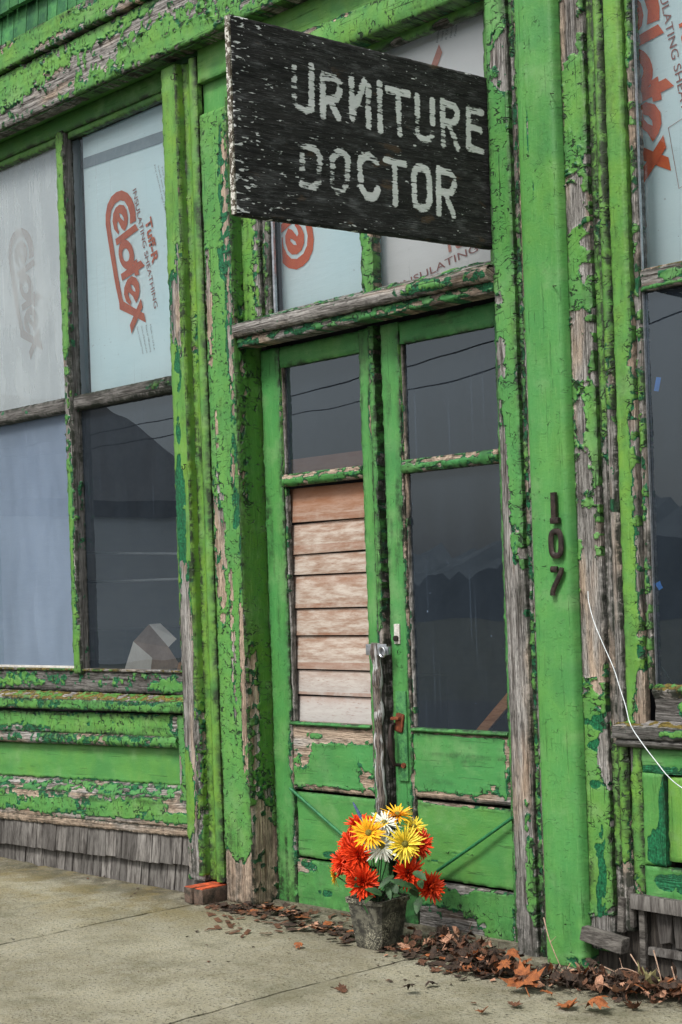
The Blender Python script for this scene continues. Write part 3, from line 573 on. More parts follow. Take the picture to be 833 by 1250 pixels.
MB().tube([(-4.86, .12, .715), (-4.86, .105, .715)], .012, 12).build('handle_bolt', M['rust'], D2)
MB().tube([onY(280+172/2.314, 760+468/2.314, .115), onY(280+320/2.314, 760+600/2.314, .11), onY(430, 1030, .11)], .0075, 10).build('brace_rod', M['green_iron'], D1)
MB().tube([onY(626, 998, .115), onY(580, 1031, .105), onY(534, 1063, .11)], .0075, 10).build('brace_rod', M['green_iron'], D2)
MB().box((-5.0, .16, -.02), (1.6, .12, .06)).build('threshold', M['concrete'], B)
MB().box((-4.95, .21, 2.72), (1.66, .05, .08)).build('door_head', M['interior'], B)
# ---- right jamb pillar, post, boards
build('door_pillar', B, [
 XZ(-4.144, -4.035, -.03, 4.12, .0, res=(.0045, .005), bias=.8, la=1.1, ca=.9, C=(.022, .03), curl=.009, crk=1.0, hue=.35, tone=.35, gb=.22, thick=.15,
   peel=[(-4.07, 3.62, .05, .12, -2.), (-4.12, 2.66, .03, .03, -2.), (-4.12, 2.45, .035, .05, -2.3), (-4.12, 2.38, .03, .05, -1.), (-4.13, 1.85, .03, .35, -2.2), (-4.09, 1.25, .08, .42, -2.6), (-4.10, .75, .09, .33, -2.0), (-4.115, .35, .035, .5, -1.9), (-4.09, .05, .08, .14, -2.5), (-4.065, .35, .03, .32, .5), (-4.075, 3.0, .06, .5, .35), (-4.06, 2.1, .04, .2, 1.0)]),
 XZ(-4.035, -4.0, -.03, 4.12, .018, res=(.004, .006), bias=.35, la=1.2, ca=.8, curl=.006, crk=1., hue=.4, tone=.35, gb=.5, dirt=1.0, peel=[(-4.02, 3.3, .03, .5, -.6), (-4.02, 1.7, .03, .4, -.9)]),
 XZ(-4.0, -3.968, -.03, 4.12, .004, res=(.004, .006), bias=-.3, la=1.2, tone=.5, crk=.6, gb=.2, dirt=.6, peel=[(-3.985, 3.55, .04, .25, .8), (-3.985, 2.55, .03, .1, .8)])], M['paint'])
def postprof(t): return .055*(1-np.abs(2*t-1)**7) 
build('rounded_post', B, [XZ(-3.964, -3.755, .005, 4.12, -.012, res=(.0055, .007), prof=lambda t: .036*(1-np.abs(2*t-1)**11), bias=2.3, la=.55, ca=.15, crk=.3, hue=.30, gb=.25, dirt=.12, edge=.001, warp=.003, thick=.05,
    stain=[(-3.87, 1.33, .1, .07, .0)], peel=[(-3.9, 3.25, .010, .12, -2.4), (-3.88, 3.02, .008, .12, -2.4), (-3.9, 3.6, .006, .3, -2.2), (-3.95, .1, .02, .12, -1.5), (-3.80, .03, .1, .03, -2.)])], M['paint'])
build('trim_board', B, [
 XZ(-3.758, -3.645, .08, 4.12, -.01, res=(.0045, .0045), bias=.62, la=1.0, ca=1.1, C=(.03, .022), curl=.011, crk=1., hue=.55, tone=.45, gb=.1, gl=.4, thick=.05,
   peel=[(-3.72, 3.65, .06, .13, -2.6), (-3.69, 3.34, .05, .1, .8), (-3.73, 2.96, .05, .10, -2.5), (-3.67, 2.84, .03, .2, -1.2), (-3.71, 2.80, .05, .06, .9), (-3.71, 2.40, .06, .14, -2.2), (-3.72, 2.12, .03, .08, -2.), (-3.66, 2.1, .03, .15, .9), (-3.72, 1.93, .05, .1, -1.7), (-3.70, 1.45, .09, .36, -3.2), (-3.745, 1.62, .02, .05, 3.), (-3.755, 1.45, .015, .04, 3.), (-3.655, 1.65, .02, .1, 1.9), (-3.655, .83, .045, .09, -2.6), (-3.73, .75, .06, .3, 1.4), (-3.72, .45, .07, .25, 1.4), (-3.68, .16, .09, .07, -2.4)],
   stain=[(-3.69, .96, .06, .03, 2.6), (-3.70, .87, .05, .025, 2.4), (-3.71, .72, .04, .02, 2.), (-3.70, .45, .035, .25, 2.2), (-3.73, .6, .012, .02, 2.)]),
 XZ(-3.64, -3.605, .16, 4.12, .008, res=(.004, .006), bias=.95, la=.8, hue=.8, crk=.8, ca=.6, tone=.35, dirt=.9, peel=[(-3.62, .25, .1, .17, -3.2), (-3.62, 1.5, .03, .5, -2.8), (-3.62, 1.05, .03, .15, -1.5), (-3.62, 2.9, .02, .15, -.8)], edge=.003),
 XZ(-3.602, -3.556, .17, 4.12, -.002, res=(.004, .006), prof=lambda t: .014*np.sin(t*pi), bias=.75, la=1.1, hue=.85, crk=.8, ca=.6, tone=.45, dirt=1., peel=[(-3.58, .24, .1, .16, -3.2), (-3.58, 1.75, .03, .5, -1.6), (-3.57, 1.15, .04, .25, -2.6)]),
 XZ(-3.548, -3.466, .955, 4.12, -.012, res=(.005, .006), prof=lambda t: .006*(1-np.abs(2*t-1)**6), bias=1.5, la=.7, hue=.75, crk=.4, ca=.6, tone=.6, dirt=.3, peel=[(-3.47, 2.0, .025, .5, -1.5), (-3.47, 1.3, .03, .3, -1.3), (-3.48, 1.02, .06, .13, -2.2), (-3.53, 1.13, .03, .2, 1.)])], M['paint'])
# broken base below the right trim
mb = MB()
for (x, z0, z1, w, y, r) in ((-3.60, .165, .30, .03, -.016, 3), (-3.552, .19, .34, .022, -.012, -2)):
    mb.box((x, y, (z0+z1)/2), (w, .02, z1-z0), Matrix.Rotation(radians(r), 3, 'Y'), .004, .004)
mb.box((-3.66, -.05, .135), (.2, .05, .055), Matrix.Rotation(radians(8), 3, 'Y'), .006, .004).box((-3.515, .0, .13), (.026, .02, .3), None, .003)
mb.build('broken_base_board', M['shingle_dark'], B)
MB().box((-3.6, .06, .2), (.36, .05, .5)).build('foundation_board', M['old_dark'], B)
# ---- right display window
XR = -.6
rw = [XZ(-3.463, -3.437, 1.09, 4.12, .008, res=(.004, .006), bias=.1, la=1.3, hue=.7, crk=1., ca=.8, tone=.6, gb=.2, curl=.006, dirt=.5, thick=.05),
      XZ(-3.436, XR, 2.575, 2.655, .01, res=(.01, .005), grain='u', bias=-.5, la=1.2, hue=.2, tone=.3, crk=.5, curl=.006, thick=.07, peel=[(-3.3, 2.62, .06, .02, .9), (-3.35, 2.585, .2, .008, 1.2)]),
      XZ(-3.43, XR, 4.03, 4.12, .02, res=(.03, .02)), XZ(-2.3, -2.2, 1.1, 4.1, .02, res=(.03, .02)), XZ(XR, XR+1.2, 0, 4.12, 0, res=(.03, .03))]
W3 = build('display_window', B, rw, M['paint'])
for a, b in ((-3.45, -2.29), (-2.21, XR)): pane('pane', a, b, 2.65, 4.05, .036, M['glass'], W3); pane('pane', a, b, 1.10, 2.58, .036, M['glass_dark'], W3)
MB().box((-3.434, .028, 2.6), (.004, .012, 3.0)).build('metal_bead', M['steel'], W3)
build('sill', W3, [slope(-3.44, XR, -.005, 1.09, .036, 1.112, res=(.008, .005), bias=.15, la=1.3, gb=.5, crk=.4, thick=.03)], M['mossy'])
build('sill', W3, [slope(-3.43, XR, .012, 2.657, .034, 2.664, res=(.008, .005), bias=-.5, gb=.6, gl=.8, thick=.004)], M['mossy'])
build('ledge_top', W3, [slope(-3.6, XR, -.05, .95, .02, .975, res=(.01, .006), bias=-.6, gb=.7, gl=1.2, tone=.2, thick=.02)], M['mossy'])
build('bottom_rail', W3, [XZ(-3.44, XR, .965, 1.085, .015, res=(.007, .005), grain='u', bias=-.7, la=1.2, tone=.05, crk=.3, peel=[(-3.28, 1.03, .05, .03, 1.6)]),
   XZ(-3.6, XR, .905, .952, -.05, res=(.008, .005), grain='u', bias=-.7, la=1.2, tone=.15, peel=[(-3.3, .93, .08, .02, 1.4)], thick=.06), XZ(-3.59, XR, .872, .906, -.03, res=(.008, .005), grain='u', bias=-1., tone=.2, prof=lambda t: .01*np.sin(t*pi), pdir='v', thick=.05)], M['dark_wood'])
build('bulkhead', B, [
 XZ(-3.553, -3.50, .30, .87, .0, res=(.004, .005), bias=1.3, la=.7, hue=.9, crk=.9, ca=.4, tone=.5, dirt=.7, peel=[(-3.55, .85, .02, .1, -2.), (-3.53, .35, .03, .08, -1.5)]),
 XZ(-3.50, XR, .775, .87, .002, res=(.006, .005), grain='u', bias=1.6, la=.6, hue=.35, crk=.15, dirt=.3, stain=[(-3.3, .79, .4, .02, 2.)]),
 XZ(-3.50, -3.405, .43, .775, .002, res=(.006, .005), bias=1.6, la=.6, hue=.35, crk=.15, dirt=.3, stain=[(-3.44, .5, .05, .09, 2.4), (-3.41, .6, .02, .2, 2.)]),
 XZ(-3.40, XR, .45, .765, .02, res=(.006, .006), prof=lambda t: .03*np.clip(t/.12, 0, 1)**.7, bias=1.8, la=.5, hue=.85, crk=.1, dirt=.3),
 XZ(-3.50, XR, .30, .425, .0, res=(.006, .005), grain='u', bias=1.2, la=.9, hue=.3, crk=.4, gb=.5, stain=[(-3.3, .37, .2, .04, 1.8)], dirt=.4)], M['paint'])
mb = MB().box((-2.1, -.012, .275), (2.9, .04, .055), Matrix.Rotation(radians(.6), 3, 'Y'), .004, .003); x = -3.46
while x < XR:
    w = random.uniform(.05, .1); l = random.uniform(.1, .17)
    mb.box((x+w/2, .02, .25-l/2), (w-.006, .018, l), Matrix.Rotation(radians(random.uniform(-4, 4)), 3, 'Y'), .003, .008); x += w
mb.box((-2.1, .02, .10), (2.8, .03, .03), None, .004, .004)
mb.build('shingle_skirt', M['shingle'], B)
MB().box((-2.0, .06, .1), (2.9, .04, .42)).build('foundation_board', M['shingle'], B)
# ---- small iron hooks in the pilaster
def hook(p, r, name='hook'):
    x, y, z = p
    MB().tube([(x, y+.02, z), (x, y-.01, z)] + [(x-.0+r*sin(a), y-.01-.0*a, z-r+r*cos(a)) for a in np.linspace(0, 5.2, 12)], .0022, 6).build(name, M['iron'], B)
hook(tuple(onY(226, 567, -.06)), .012); hook(tuple(onY(213, 90, -.06)), .016)
for (x, y) in ((672, 114), (675, 349)): MB().tube([onY(x, y, -.05), onY(x+4, y, -.085)], .002, 6).build('nail', M['iron'], B)

# ================================================================== NUMERALS
nm = empty('house_number', onY(678, 640, -.06), 'dark metal numeral 1, topmost of the three on the rounded green post', 'house number', 'house numerals on the green post')
yn = -.066; fl = (Vector((0, 1, 0)), .62)
one = [onY(676, 601, yn), onY(677, 633, yn)]
MB().tube([one[0], one[1]], .0165, 4, flat=fl).build('digit', M['numeral'], nm)
c = onY(678, 633, yn); MB().box((c.x, yn, c.z-.008), (.04, .022, .024), None, .004).build('digit_foot', M['numeral'], nm)
nm = empty('house_number', onY(679, 664, -.06), 'dark metal numeral 0, middle one of the three on the green post', 'house number', 'house numerals on the green post')
c = onY(679, 663.5, yn); pts = []
for a in np.linspace(0, 2*pi, 33)[:-1]:
    pts.append((c.x+.0245*np.sign(cos(a))*abs(cos(a))**.55, yn, c.z+.047*np.sign(sin(a))*abs(sin(a))**.7))
MB().tube(pts, .0125, 8, True, flat=fl).build('digit', M['numeral'], nm)
nm = empty('house_number', onY(679, 712, -.06), 'dark metal numeral 7, lowest of the three on the green post', 'house number', 'house numerals on the green post')
MB().tube([onY(673, 695, yn), onY(681, 695, yn)], .0125, 8, flat=fl).tube([onY(686, 693, yn), onY(685, 699, yn), onY(681, 708, yn), onY(677, 716, yn), onY(675, 722, yn), onY(675, 727, yn)], [.011, .012, .0125, .012, .0125, .013], 8, flat=fl).build('digit', M['numeral'], nm)

# ================================================================== HANGING SIGN
XS = -4.165
def seg(ps): return [[(q[0]/s+ox, q[1]/s+oy) for q in pl] for (pl, s, ox, oy) in ps]
S1 = (4.9, 270, 10); S2 = (4.9, 430, 60); S3 = (5.206, 280, 150); S4 = (4.9, 430, 170)
strokes = seg([([(432, 335), (434, 560), (460, 598), (505, 612), (535, 600), (541, 560), (537, 350)], *S1),
 ([(608, 655), (606, 405)], *S1), ([(606, 408), (680, 425), (708, 455), (708, 510), (690, 540), (620, 550)], *S1), ([(655, 560), (700, 655)], *S1),
 ([(778, 420), (783, 660)], *S1), ([(785, 645), (855, 440)], *S1), ([(96, 225), (98, 475)], *S2),
 ([(163, 205), (168, 485)], *S2), ([(210, 240), (335, 268)], *S2), ([(275, 260), (283, 500)], *S2),
 ([(388, 285), (390, 500), (410, 530), (440, 543), (470, 530), (480, 500), (478, 310)], *S2),
 ([(538, 310), (543, 570)], *S2), ([(538, 318), (605, 340), (627, 375), (622, 425), (600, 440), (545, 440)], *S2), ([(575, 450), (630, 590)], *S2),
 ([(692, 350), (695, 600)], *S2), ([(690, 357), (770, 380)], *S2), ([(690, 462), (765, 490)], *S2), ([(690, 585), (775, 612)], *S2),
 ([(302, 330), (302, 560)], *S1), ([(302, 335), (385, 350)], *S1), ([(302, 440), (370, 452)], *S1),
 ([(462, 150), (465, 400)], *S3), ([(440, 135), (540, 165), (572, 210), (572, 370), (540, 405), (465, 398)], *S3),
 ([(655, 370), (655, 220), (690, 185), (730, 190), (752, 230), (750, 380), (720, 425), (680, 425), (655, 390)], *S3),
 ([(145, 135), (100, 100), (55, 115), (45, 160), (55, 290), (80, 340), (120, 350), (145, 330), (150, 300)], *S4),
 ([(200, 125), (312, 150)], *S4), ([(253, 140), (258, 390)], *S4),
 ([(368, 220), (380, 175), (415, 165), (450, 190), (460, 240), (462, 370), (445, 405), (410, 415), (378, 395), (370, 350), (368, 220)], *S4),
 ([(515, 180), (517, 440)], *S4), ([(515, 188), (580, 200), (608, 235), (610, 285), (590, 315), (525, 315)], *S4), ([(555, 325), (605, 455)], *S4)])
wstroke = []
for i, pl in enumerate(strokes):
    wstroke.append([(onX(x, y, XS).y, onX(x, y, XS).z) for x, y in pl])
def sdf(a, b):
    d = np.full(a.shape, 9.)
    for pl in wstroke:
        for (x0, z0), (x1, z1) in zip(pl[:-1], pl[1:]):
            L2 = (x1-x0)**2+(z1-z0)**2; t = np.clip(((a-x0)*(x1-x0)+(b-z0)*(z1-z0))/L2, 0, 1)
            d = np.minimum(d, np.hypot(a-x0-t*(x1-x0), b-z0-t*(z1-z0)))
    return d
def sign_ink(P, a, b):
    d = .0165 - sdf(a, b)                                   # metres inside the stroke
    wear = fbm(a/.06, b/.008, 301, 4)*2 + .7*fbm(a/.2, b/.1, 305)
    for (x, z, rx, rz, am) in ((-1.2, 3.3, .13, .24, 2.6), (-.95, 3.02, .13, .09, .35), (-.86, 3.0, .14, .05, .35), (-.35, 3.3, .14, .03, .8), (-.6, 3.08, .1, .03, .5)):
        wear = wear + am*np.exp(-(((a-x)/rx)**2+((b-z)/rz)**2))
    fine = fbm(a/.05, b/.0045, 331, 3)*2.6
    ink = np.clip(d*110, -1.5, .8) - np.clip(wear*1.3+.05, 0, 4) - np.clip(fine-.25, 0, 2)*1.1
    # bits of white along the edges
    e = np.minimum(a+1.33, 9); eb = np.minimum(b-2.83, 3.56-b)
    k2 = fbm(a/.026, b/.007, 311, 4)*4.8 - 1.5 + .9*np.exp(-e/.10) + .55*np.exp(-np.abs(eb)/.03) + .25*np.exp(-(((a+1.0)/.3)**2+((b-3.05)/.15)**2)) 
    return np.maximum(ink, np.minimum(k2, .5))
def sign_mat():
    t = NT('weathered_black_sign'); gc = t.attr('gc')[1]; ink = t.attr('ink')[2]; dr = t.attr('f')[2]
    n = t.noise(gc, 1, 5, .7, (260, 14, 3)); n2 = t.noise(gc, 1, 4, .6, (90, 5, 3)); n3 = t.noise(gc, 260, 2)
    i2 = t.math('ADD', ink, t.math('ADD', t.math('MULTIPLY', t.math('SUBTRACT', n, .5), 2.6), t.math('MULTIPLY', t.math('SUBTRACT', n3, .5), .3)))
    w = t.ss(i2, -.06, .06)
    blk = t.mix(t.ss(n2, .3, .7), (.007, .007, .008), (.035, .034, .034)); brown = t.mix(n, (.03, .018, .01), (.2, .13, .08))
    sm = t.noise(gc, 1, 5, .7, (22, 7, 3)); blk = t.mix(t.math('MULTIPLY', t.ss(sm, .5, .72), t.ss(n, .4, .6, .2, .8)), blk, (.17, .175, .18))
    kn = t.noise(gc, 1, 4, .6, (16, 6, 3)); base = t.mix(t.math('MULTIPLY', t.ss(kn, .60, .72), .75), blk, brown)
    base = t.mix(t.ss(n, .56, .66, 0, .8), base, (.15, .15, .155)); base = t.mix(t.ss(n, .34, .28, 0, .9), base, (.002, .002, .002))
    col = t.mix(w, base, t.mix(n2, (.74, .77, .77), (.93, .95, .94)))
    hh = t.math('ADD', t.math('MULTIPLY', w, .5), t.math('MULTIPLY', n, 2.))
    return t.bsdf(col, .75, t.bump(hh, .0045), spec=.22)
M['sign'] = sign_mat()
SG = empty('hanging_sign', (XS, -.65, 3.2), 'weathered black board sign with worn white stencilled FURNITURE DOCTOR lettering', 'sign')
def signsheet():
    return sheet((XS, -1.328, 2.819), (0, 1, .039), (0, 0, 1), (1, 0, 0), 1.355, .70, res=(.004, .003), grain='u', edge=.004, bias=3, la=.5, ca=0, curl=0, crk=0, warp=.006, ink=sign_ink, thick=.02)
build('board', SG, [signsheet()], M['sign'])
MB().quad((XS-.021, -1.325, 2.82), (XS-.021, .02, 2.875), (XS-.021, .02, 3.57), (XS-.021, -1.325, 3.517)).build('board_back', M['interior'], SG)
mb = MB(); n = 60; t = NT('chipped_white_edge'); p = t.pos(); nn = t.noise(p, 70, 4, .7); mm = t.bsdf(t.mix(t.ss(nn, .50, .56), (.07, .055, .035), (.55, .54, .48)), .8, t.bump(nn, .002))
for i in range(n):
    z = 2.822+.694*(i+.5)/n; mb.box((XS-.010+0, -1.331+random.uniform(-.0006, .0006), z), (.022, .008, .694/n*1.02), None, 0, .0004)
mb.build('board_end', mm, SG)
MB().box((XS-.032, -.15, 2.98), (.006, .3, .03)).build('bracket', M['iron'], SG)
MB().box((XS-.032, -.15, 3.42), (.006, .3, .03)).build('bracket', M['iron'], SG)

# ================================================================== INSULATION BOARDS BEHIND GLASS
def Az(x, y): return (120+x/8.33, 220+y/8.33)
LOGO = [([(325,445),(385,415),(382,330),(368,250),(342,185),(300,130),(240,103),(185,122),(135,168),(95,250),(78,350),(78,450),(100,600),(125,760),(165,1000),(180,1083),(215,1243),(220,1313),(365,1383),(487,1448),(470,1355),(400,1318),(260,1233),(248,1200),(205,983),(160,680),(130,500),(122,400),(135,310),(170,240),(225,203),(270,215),(303,270),(325,350)], []),
 ([(207,550),(165,500),(148,420),(155,340),(180,280),(220,248),(262,255),(290,300),(305,380),(300,450),(270,518),(240,490),(205,415),(192,440),(200,490),(215,525)], [[(215,335),(240,345),(262,385),(265,415),(245,400),(222,370)]]),
 ([(178,600),(380,445),(412,505),(190,665)], []),
 ([(290+78*cos(a)-12*sin(a)*0+ -14*sin(-a), 757+152*sin(a)) for a in np.linspace(0, 2*pi, 25)[:-1]], [[(285+36*cos(a)+6*sin(a), 760+68*sin(a)) for a in np.linspace(0, 2*pi, 17)[:-1]]]),
 ([(235,955),(435,815),(478,870),(248,1023)], []), ([(358,835),(395,800),(422,960),(378,975)], []),
 ([(333,1273),(290,1233),(268,1163),(270,1093),(300,1013),(345,975),(390,993),(420,1048),(428,1123),(415,1193),(390,1248),(360,1183),(315,1138),(310,1163),(330,1213),(340,1233)], [[(332,1058),(360,1068),(380,1103),(385,1138),(360,1123),(340,1093)]]),
 ([(440,1203),(458,1288),(345,1563),(328,1473)], [])]
YB = .14
def logo_world(f):
    """every logo outline mapped by f: (x,z on the first board) -> (x,z)"""
    out = []
    for o, hs in LOGO:
        m = lambda q: (lambda w: f(w.x, w.z))(onY(*Az(*q), YB))
        out.append(([m(q) for q in o], [[m(q) for q in h] for h in hs]))
    return out
def print_logo(parent, f, mat, y, clip=None):
    mb = MB()
    for i, (o, hs) in enumerate(logo_world(f)):
        yy = y - .0004*i
        mb.poly([(x, yy, z) for x, z in o], [[(x, yy, z) for x, z in h] for h in hs])
    if clip:
        for co, no in clip:
            bmesh.ops.bisect_plane(mb.bm, geom=mb.bm.verts[:]+mb.bm.edges[:]+mb.bm.faces[:], plane_co=co, plane_no=no, clear_outer=True)
    return mb.build('printed_logo', mat, parent, False, False)
def text(parent, s, p0, p1, hgt, mat, y, name='printed_text', bold=0., sx=None, up=1):
    """text from p0 to p1 (x,z), cap height hgt; glyph tops toward the left-hand normal * up"""
    cu = bpy.data.curves.new(name, 'FONT'); cu.body = s; cu.size = 1; cu.offset = bold
    ob = bpy.data.objects.new(name, cu); COL.objects.link(ob)
    dg = bpy.context.evaluated_depsgraph_get(); dg.update(); me = bpy.data.meshes.new_from_object(ob.evaluated_get(dg)); bpy.data.objects.remove(ob)
    co = np.empty(len(me.vertices)*3, np.float32); me.vertices.foreach_get('co', co); co = co.reshape(-1, 3)
    w = co[:, 0].max()-co[:, 0].min(); hh = .73
    d = Vector((p1[0]-p0[0], p1[1]-p0[1])); L = d.length; d.normalize(); nrm = Vector((-d.y, d.x))*up
    X = (co[:, 0]-co[:, 0].min())/w*L; Yv = co[:, 1]/hh*hgt
    out = np.stack([p0[0]+d.x*X+nrm.x*Yv, np.full(len(X), y), p0[1]+d.y*X+nrm.y*Yv], -1)
    me.vertices.foreach_set('co', out.ravel().astype(np.float32)); me.materials.clear(); me.materials.append(mat); me.update()
    o = bpy.data.objects.new(name, me); return link(o, parent)
def W(x, y): w = onY(*Az(x, y), YB); return (w.x, w.z)
def panel_board(x0, x1, z0, z1, mat, label, name='insulation_board', y=YB+.003, tilt=0):
    r = empty(name, ((x0+x1)/2, y, z0), label, 'insulation board', 'insulation boards behind the shop windows')
    MB().box(((x0+x1)/2, y+.012, (z0+z1)/2), (x1-x0, .024, z1-z0), Matrix.Rotation(tilt, 3, 'Y'), .002).build('facing', mat, r, False)
    return r
def smallprint(parent, f, lines, mat):
    for (s, a, b, hgt, up) in lines: text(parent, s, f(*W(*a)), f(*W(*b)), hgt, mat, YB-.001, up=up)
ident = lambda x, z: (x, z)
b2 = panel_board(-7.23, -6.27, 2.58, 4.08, M['foil'], 'pale blue insulation board with sharp orange Celotex print behind the upper glass')
print_logo(b2, ident, M['red_ink'], YB-.001)
text(b2, 'INSULATING SHEATHING', W(352, 105), W(572, 1310), .034, M['brown_ink'], YB-.001)
text(b2, 'Tuff-R', W(478, 410), W(556, 860), .058, M['red_ink'], YB-.002, bold=.03)
for i in range(5):
    s = ('Fire retardant rigid foam board', 'Install with joints tight and nail', 'Keep dry until use and cover all edges', 'Size 4 x 8 x 1 in  R value 7.2', 'Do not leave exposed to open flame')[i]
    text(b2, s, W(570+i*38, -150+i*10), W(720+i*30, 480+i*26), .011, M['grey_ink'], YB-.001)
for i in range(4): text(b2, ('Celotex Corporation Tampa', 'Division of Building Products', 'Patent 44 1980 pending', 'Made in U.S.A.')[i], W(392+i*45, 1495-i*8), W(455+i*38, 1770-i*10), .012, M['grey_ink'], YB-.001)
MB().quad(*[(x, YB-.0012, z) for x, z in ((-7.22, 3.73+.23), (-6.28, 3.90+.03), (-6.28, 3.84+.03), (-7.22, 3.67+.23))]).build('tape_strip', M['tape_strip'], b2)
# hazy left board
P1 = onY(27, 278, YB); P2 = onY(*Az(240, 103), YB); dx, dz = P1.x-P2.x, P1.z-P2.z
b1 = panel_board(-8.26, -7.28, 2.58, 4.08, M['foil_grey'], 'insulation board with blurred faded Celotex print behind hazy upper left glass')
print_logo(b1, lambda x, z: (x+dx, z+dz), M['haze_ink'], YB-.001)
text(b1, 'INSULATING SHEATHING', (W(352, 105)[0]+dx, W(352, 105)[1]+dz), (W(572, 1310)[0]+dx, W(572, 1310)[1]+dz), .034, M['foil_grey'], YB-.001)
panel_board(-9.3, -8.28, 2.58, 4.08, M['foil_grey'], 'plain grey insulation board behind the glass farthest left')
# right window: similarity from two matched points
def simil(A0, A1, B0, B1):
    a = complex(*A1)-complex(*A0); b = complex(*B1)-complex(*B0); m = b/a
    return lambda x, z: (lambda q: (q.real, q.imag))(complex(*B0)+m*(complex(x, z)-complex(*A0)))
q0 = onY(819.6, 208.6, YB); q1 = onY(811, 40, YB)
fR = simil(W(487, 1448), W(412, 505), (q0.x, q0.z), (q1.x, q1.z))
b3 = panel_board(-3.7, -2.3, 2.60, 4.1, M['foil'], 'insulation board with large bright orange Celotex print behind the right window')
print_logo(b3, fR, M['bright_ink'], YB-.001, [((-3.55, 0, 0), (-1, 0, 0))])
text(b3, 'INSULATING SHEATHING', fR(*W(352, 105)), fR(*W(572, 1310)), .034, M['brown_ink'], YB-.001)
text(b3, 'Tuff-R', fR(*W(478, 410)), fR(*W(556, 860)), .058, M['bright_ink'], YB-.002, bold=.03)
mb = MB(); c0 = onY(816, 156, YB-.001); c1 = onY(829, 230, YB-.001); 
mb.tube([c0, (c1.x-.0, YB-.001, c1.z), (c1.x+.2, YB-.001, c1.z+.06), (c0.x+.2, YB-.001, c0.z+.06)], .0012, 4, True).build('printed_box', M['brown_ink'], b3)
# entrance transom boards (print upside down on the left one)
b4 = panel_board(-5.6, -4.93, 2.80, 3.9, M['foil'], 'insulation board with upside down orange print below the hanging sign')
lc = W(240, 103); le = W(228, 390)
tc = onY(362, 329, YB); te = onY(362, 300, YB)
fT = simil(lc, le, (tc.x, tc.z), (te.x-.01, te.z+.03))
print_logo(b4, fT, M['bright_ink'], YB-.001, [((0, 0, 3.88), (0, 0, 1)), ((-5.585, 0, 0), (-1, 0, 0)), ((-4.94, 0, 0), (1, 0, 0))])
b5 = panel_board(-4.92, -4.16, 2.80, 3.9, M['foil_warm'], 'cream insulation board with pale slanted print beside the green door pillar')
p0 = onY(540, 55, YB); mb = MB(); mb.poly([onY(*q, YB-.001) for q in ((525, 84), (536, 54), (540, 64), (533, 84), (528, 100), (520, 100))]); mb.build('printed_logo', M['pale_ink'], b5, False, False)
a0 = onY(534, 327, YB); a1 = onY(640, 296, YB); text(b5, 'INSULATING SHEATHING', ((a0.x-.22), a0.z-.055), (a1.x+.22, a1.z+.10), .034, M['brown_ink'], YB-.001)
a0 = onY(543, 310, YB); a1 = onY(600, 290, YB); text(b5, 'Tuff-R', (a0.x, a0.z), (a1.x, a1.z+.02), .055, M['pale_ink'], YB-.001, bold=.03)
for i in range(5):
    a0 = onY(535+5.5*i, 52-2*i, YB); a1 = onY(537+5.5*i, 34-2*i, YB); text(b5, ('Building', 'Tampa FL', 'R 7.2 in', 'Made USA', 'Patent 4')[i], (a0.x, a0.z), (a1.x, a1.z), .012, M['grey_ink'], YB-.001)
# lower-left backing sheet and other interior things
r = empty('backing_sheet', (-8.3, .2, 1.1), 'pale blue grey sheet hung inside the lower left pane', 'sheet'); MB().box((-8.46, .22, 1.85), (1.9, .01, 1.5)).build('sheet', M['blue_sheet'], r)
bx = empty('cardboard_box', (-6.62, .3, 1.12), 'open tilted cardboard box lying on the window ledge inside', 'box')
MB().box((-7.8, .55, 1.10), (3.0, .9, .03)).build('window_shelf', M['interior'], W1)
for i_, (ya, yb) in enumerate(((675, 676), (711, 706))):
    a_, b_ = onY(105, ya, .5), onY(236, yb, .5); MB().tube([a_, b_], .007, 8).build('reflection_bar', M['refl_bar'], W1)  # pale bars added to stand in for lines reflected in the pane
def pxy(x, y, Y): return onY(x, y, Y)
A_, B_, C_, D_, E_ = pxy(152, 818, .16), pxy(163, 783, .17), pxy(186, 803, .14), pxy(184, 820, .14), pxy(163, 783, .17)
F_, G_, H_, I_ = pxy(182, 762, .3), pxy(196, 761, .32), pxy(216, 780, .2), pxy(206, 790, .16)
MB().quad(A_, B_, C_, D_).build('side_panel', M['card'], bx, False); MB().quad(B_, F_, I_, C_).build('inner_panel', M['card_in'], bx, False)
MB().quad(F_, G_, H_, I_).build('flap', M['card'], bx, False); MB().quad(C_, I_, pxy(222, 815, .16), D_).build('front_panel', M['card_in'], bx, False)
r = empty('wood_scrap', tuple(pxy(224, 815, .15)), 'small orange wood scrap beside the cardboard box inside', 'scrap'); MB().box(tuple(pxy(226, 816, .17)), (.05, .06, .06), Matrix.Rotation(.4, 3, 'Y'), .004).build('scrap', M['slat'], r)
r = empty('wooden_slat', tuple(onY(600, 875, .22)), 'orange brown wooden slat leaning diagonally inside the right door glass', 'slat')
p, q = onY(575, 903, .2), onY(640, 838, .26); d = (q-p); ang = atan2(d.z, d.x); c = (p+q)/2
MB().box(tuple(c), (d.length, .02, .045), Matrix.Rotation(-ang, 3, 'Y'), .002).build('slat', M['slat'], r)
for i, (x, y, w, hh, a, lb) in enumerate(((803, 469, .022, .05, .25, 'upper blue tape scrap stuck inside the right window glass'), (805, 715, .02, .028, -.5, 'lower blue tape scrap stuck inside the right window glass'))):
    c = onY(x, y, .041); o = MB().box(tuple(c), (w, .001, hh), Matrix.Rotation(a, 3, 'Y'), 0, .002).build('tape_scrap', M['tape'], None, False); tag(o, lb, 'tape', 'tape scraps')

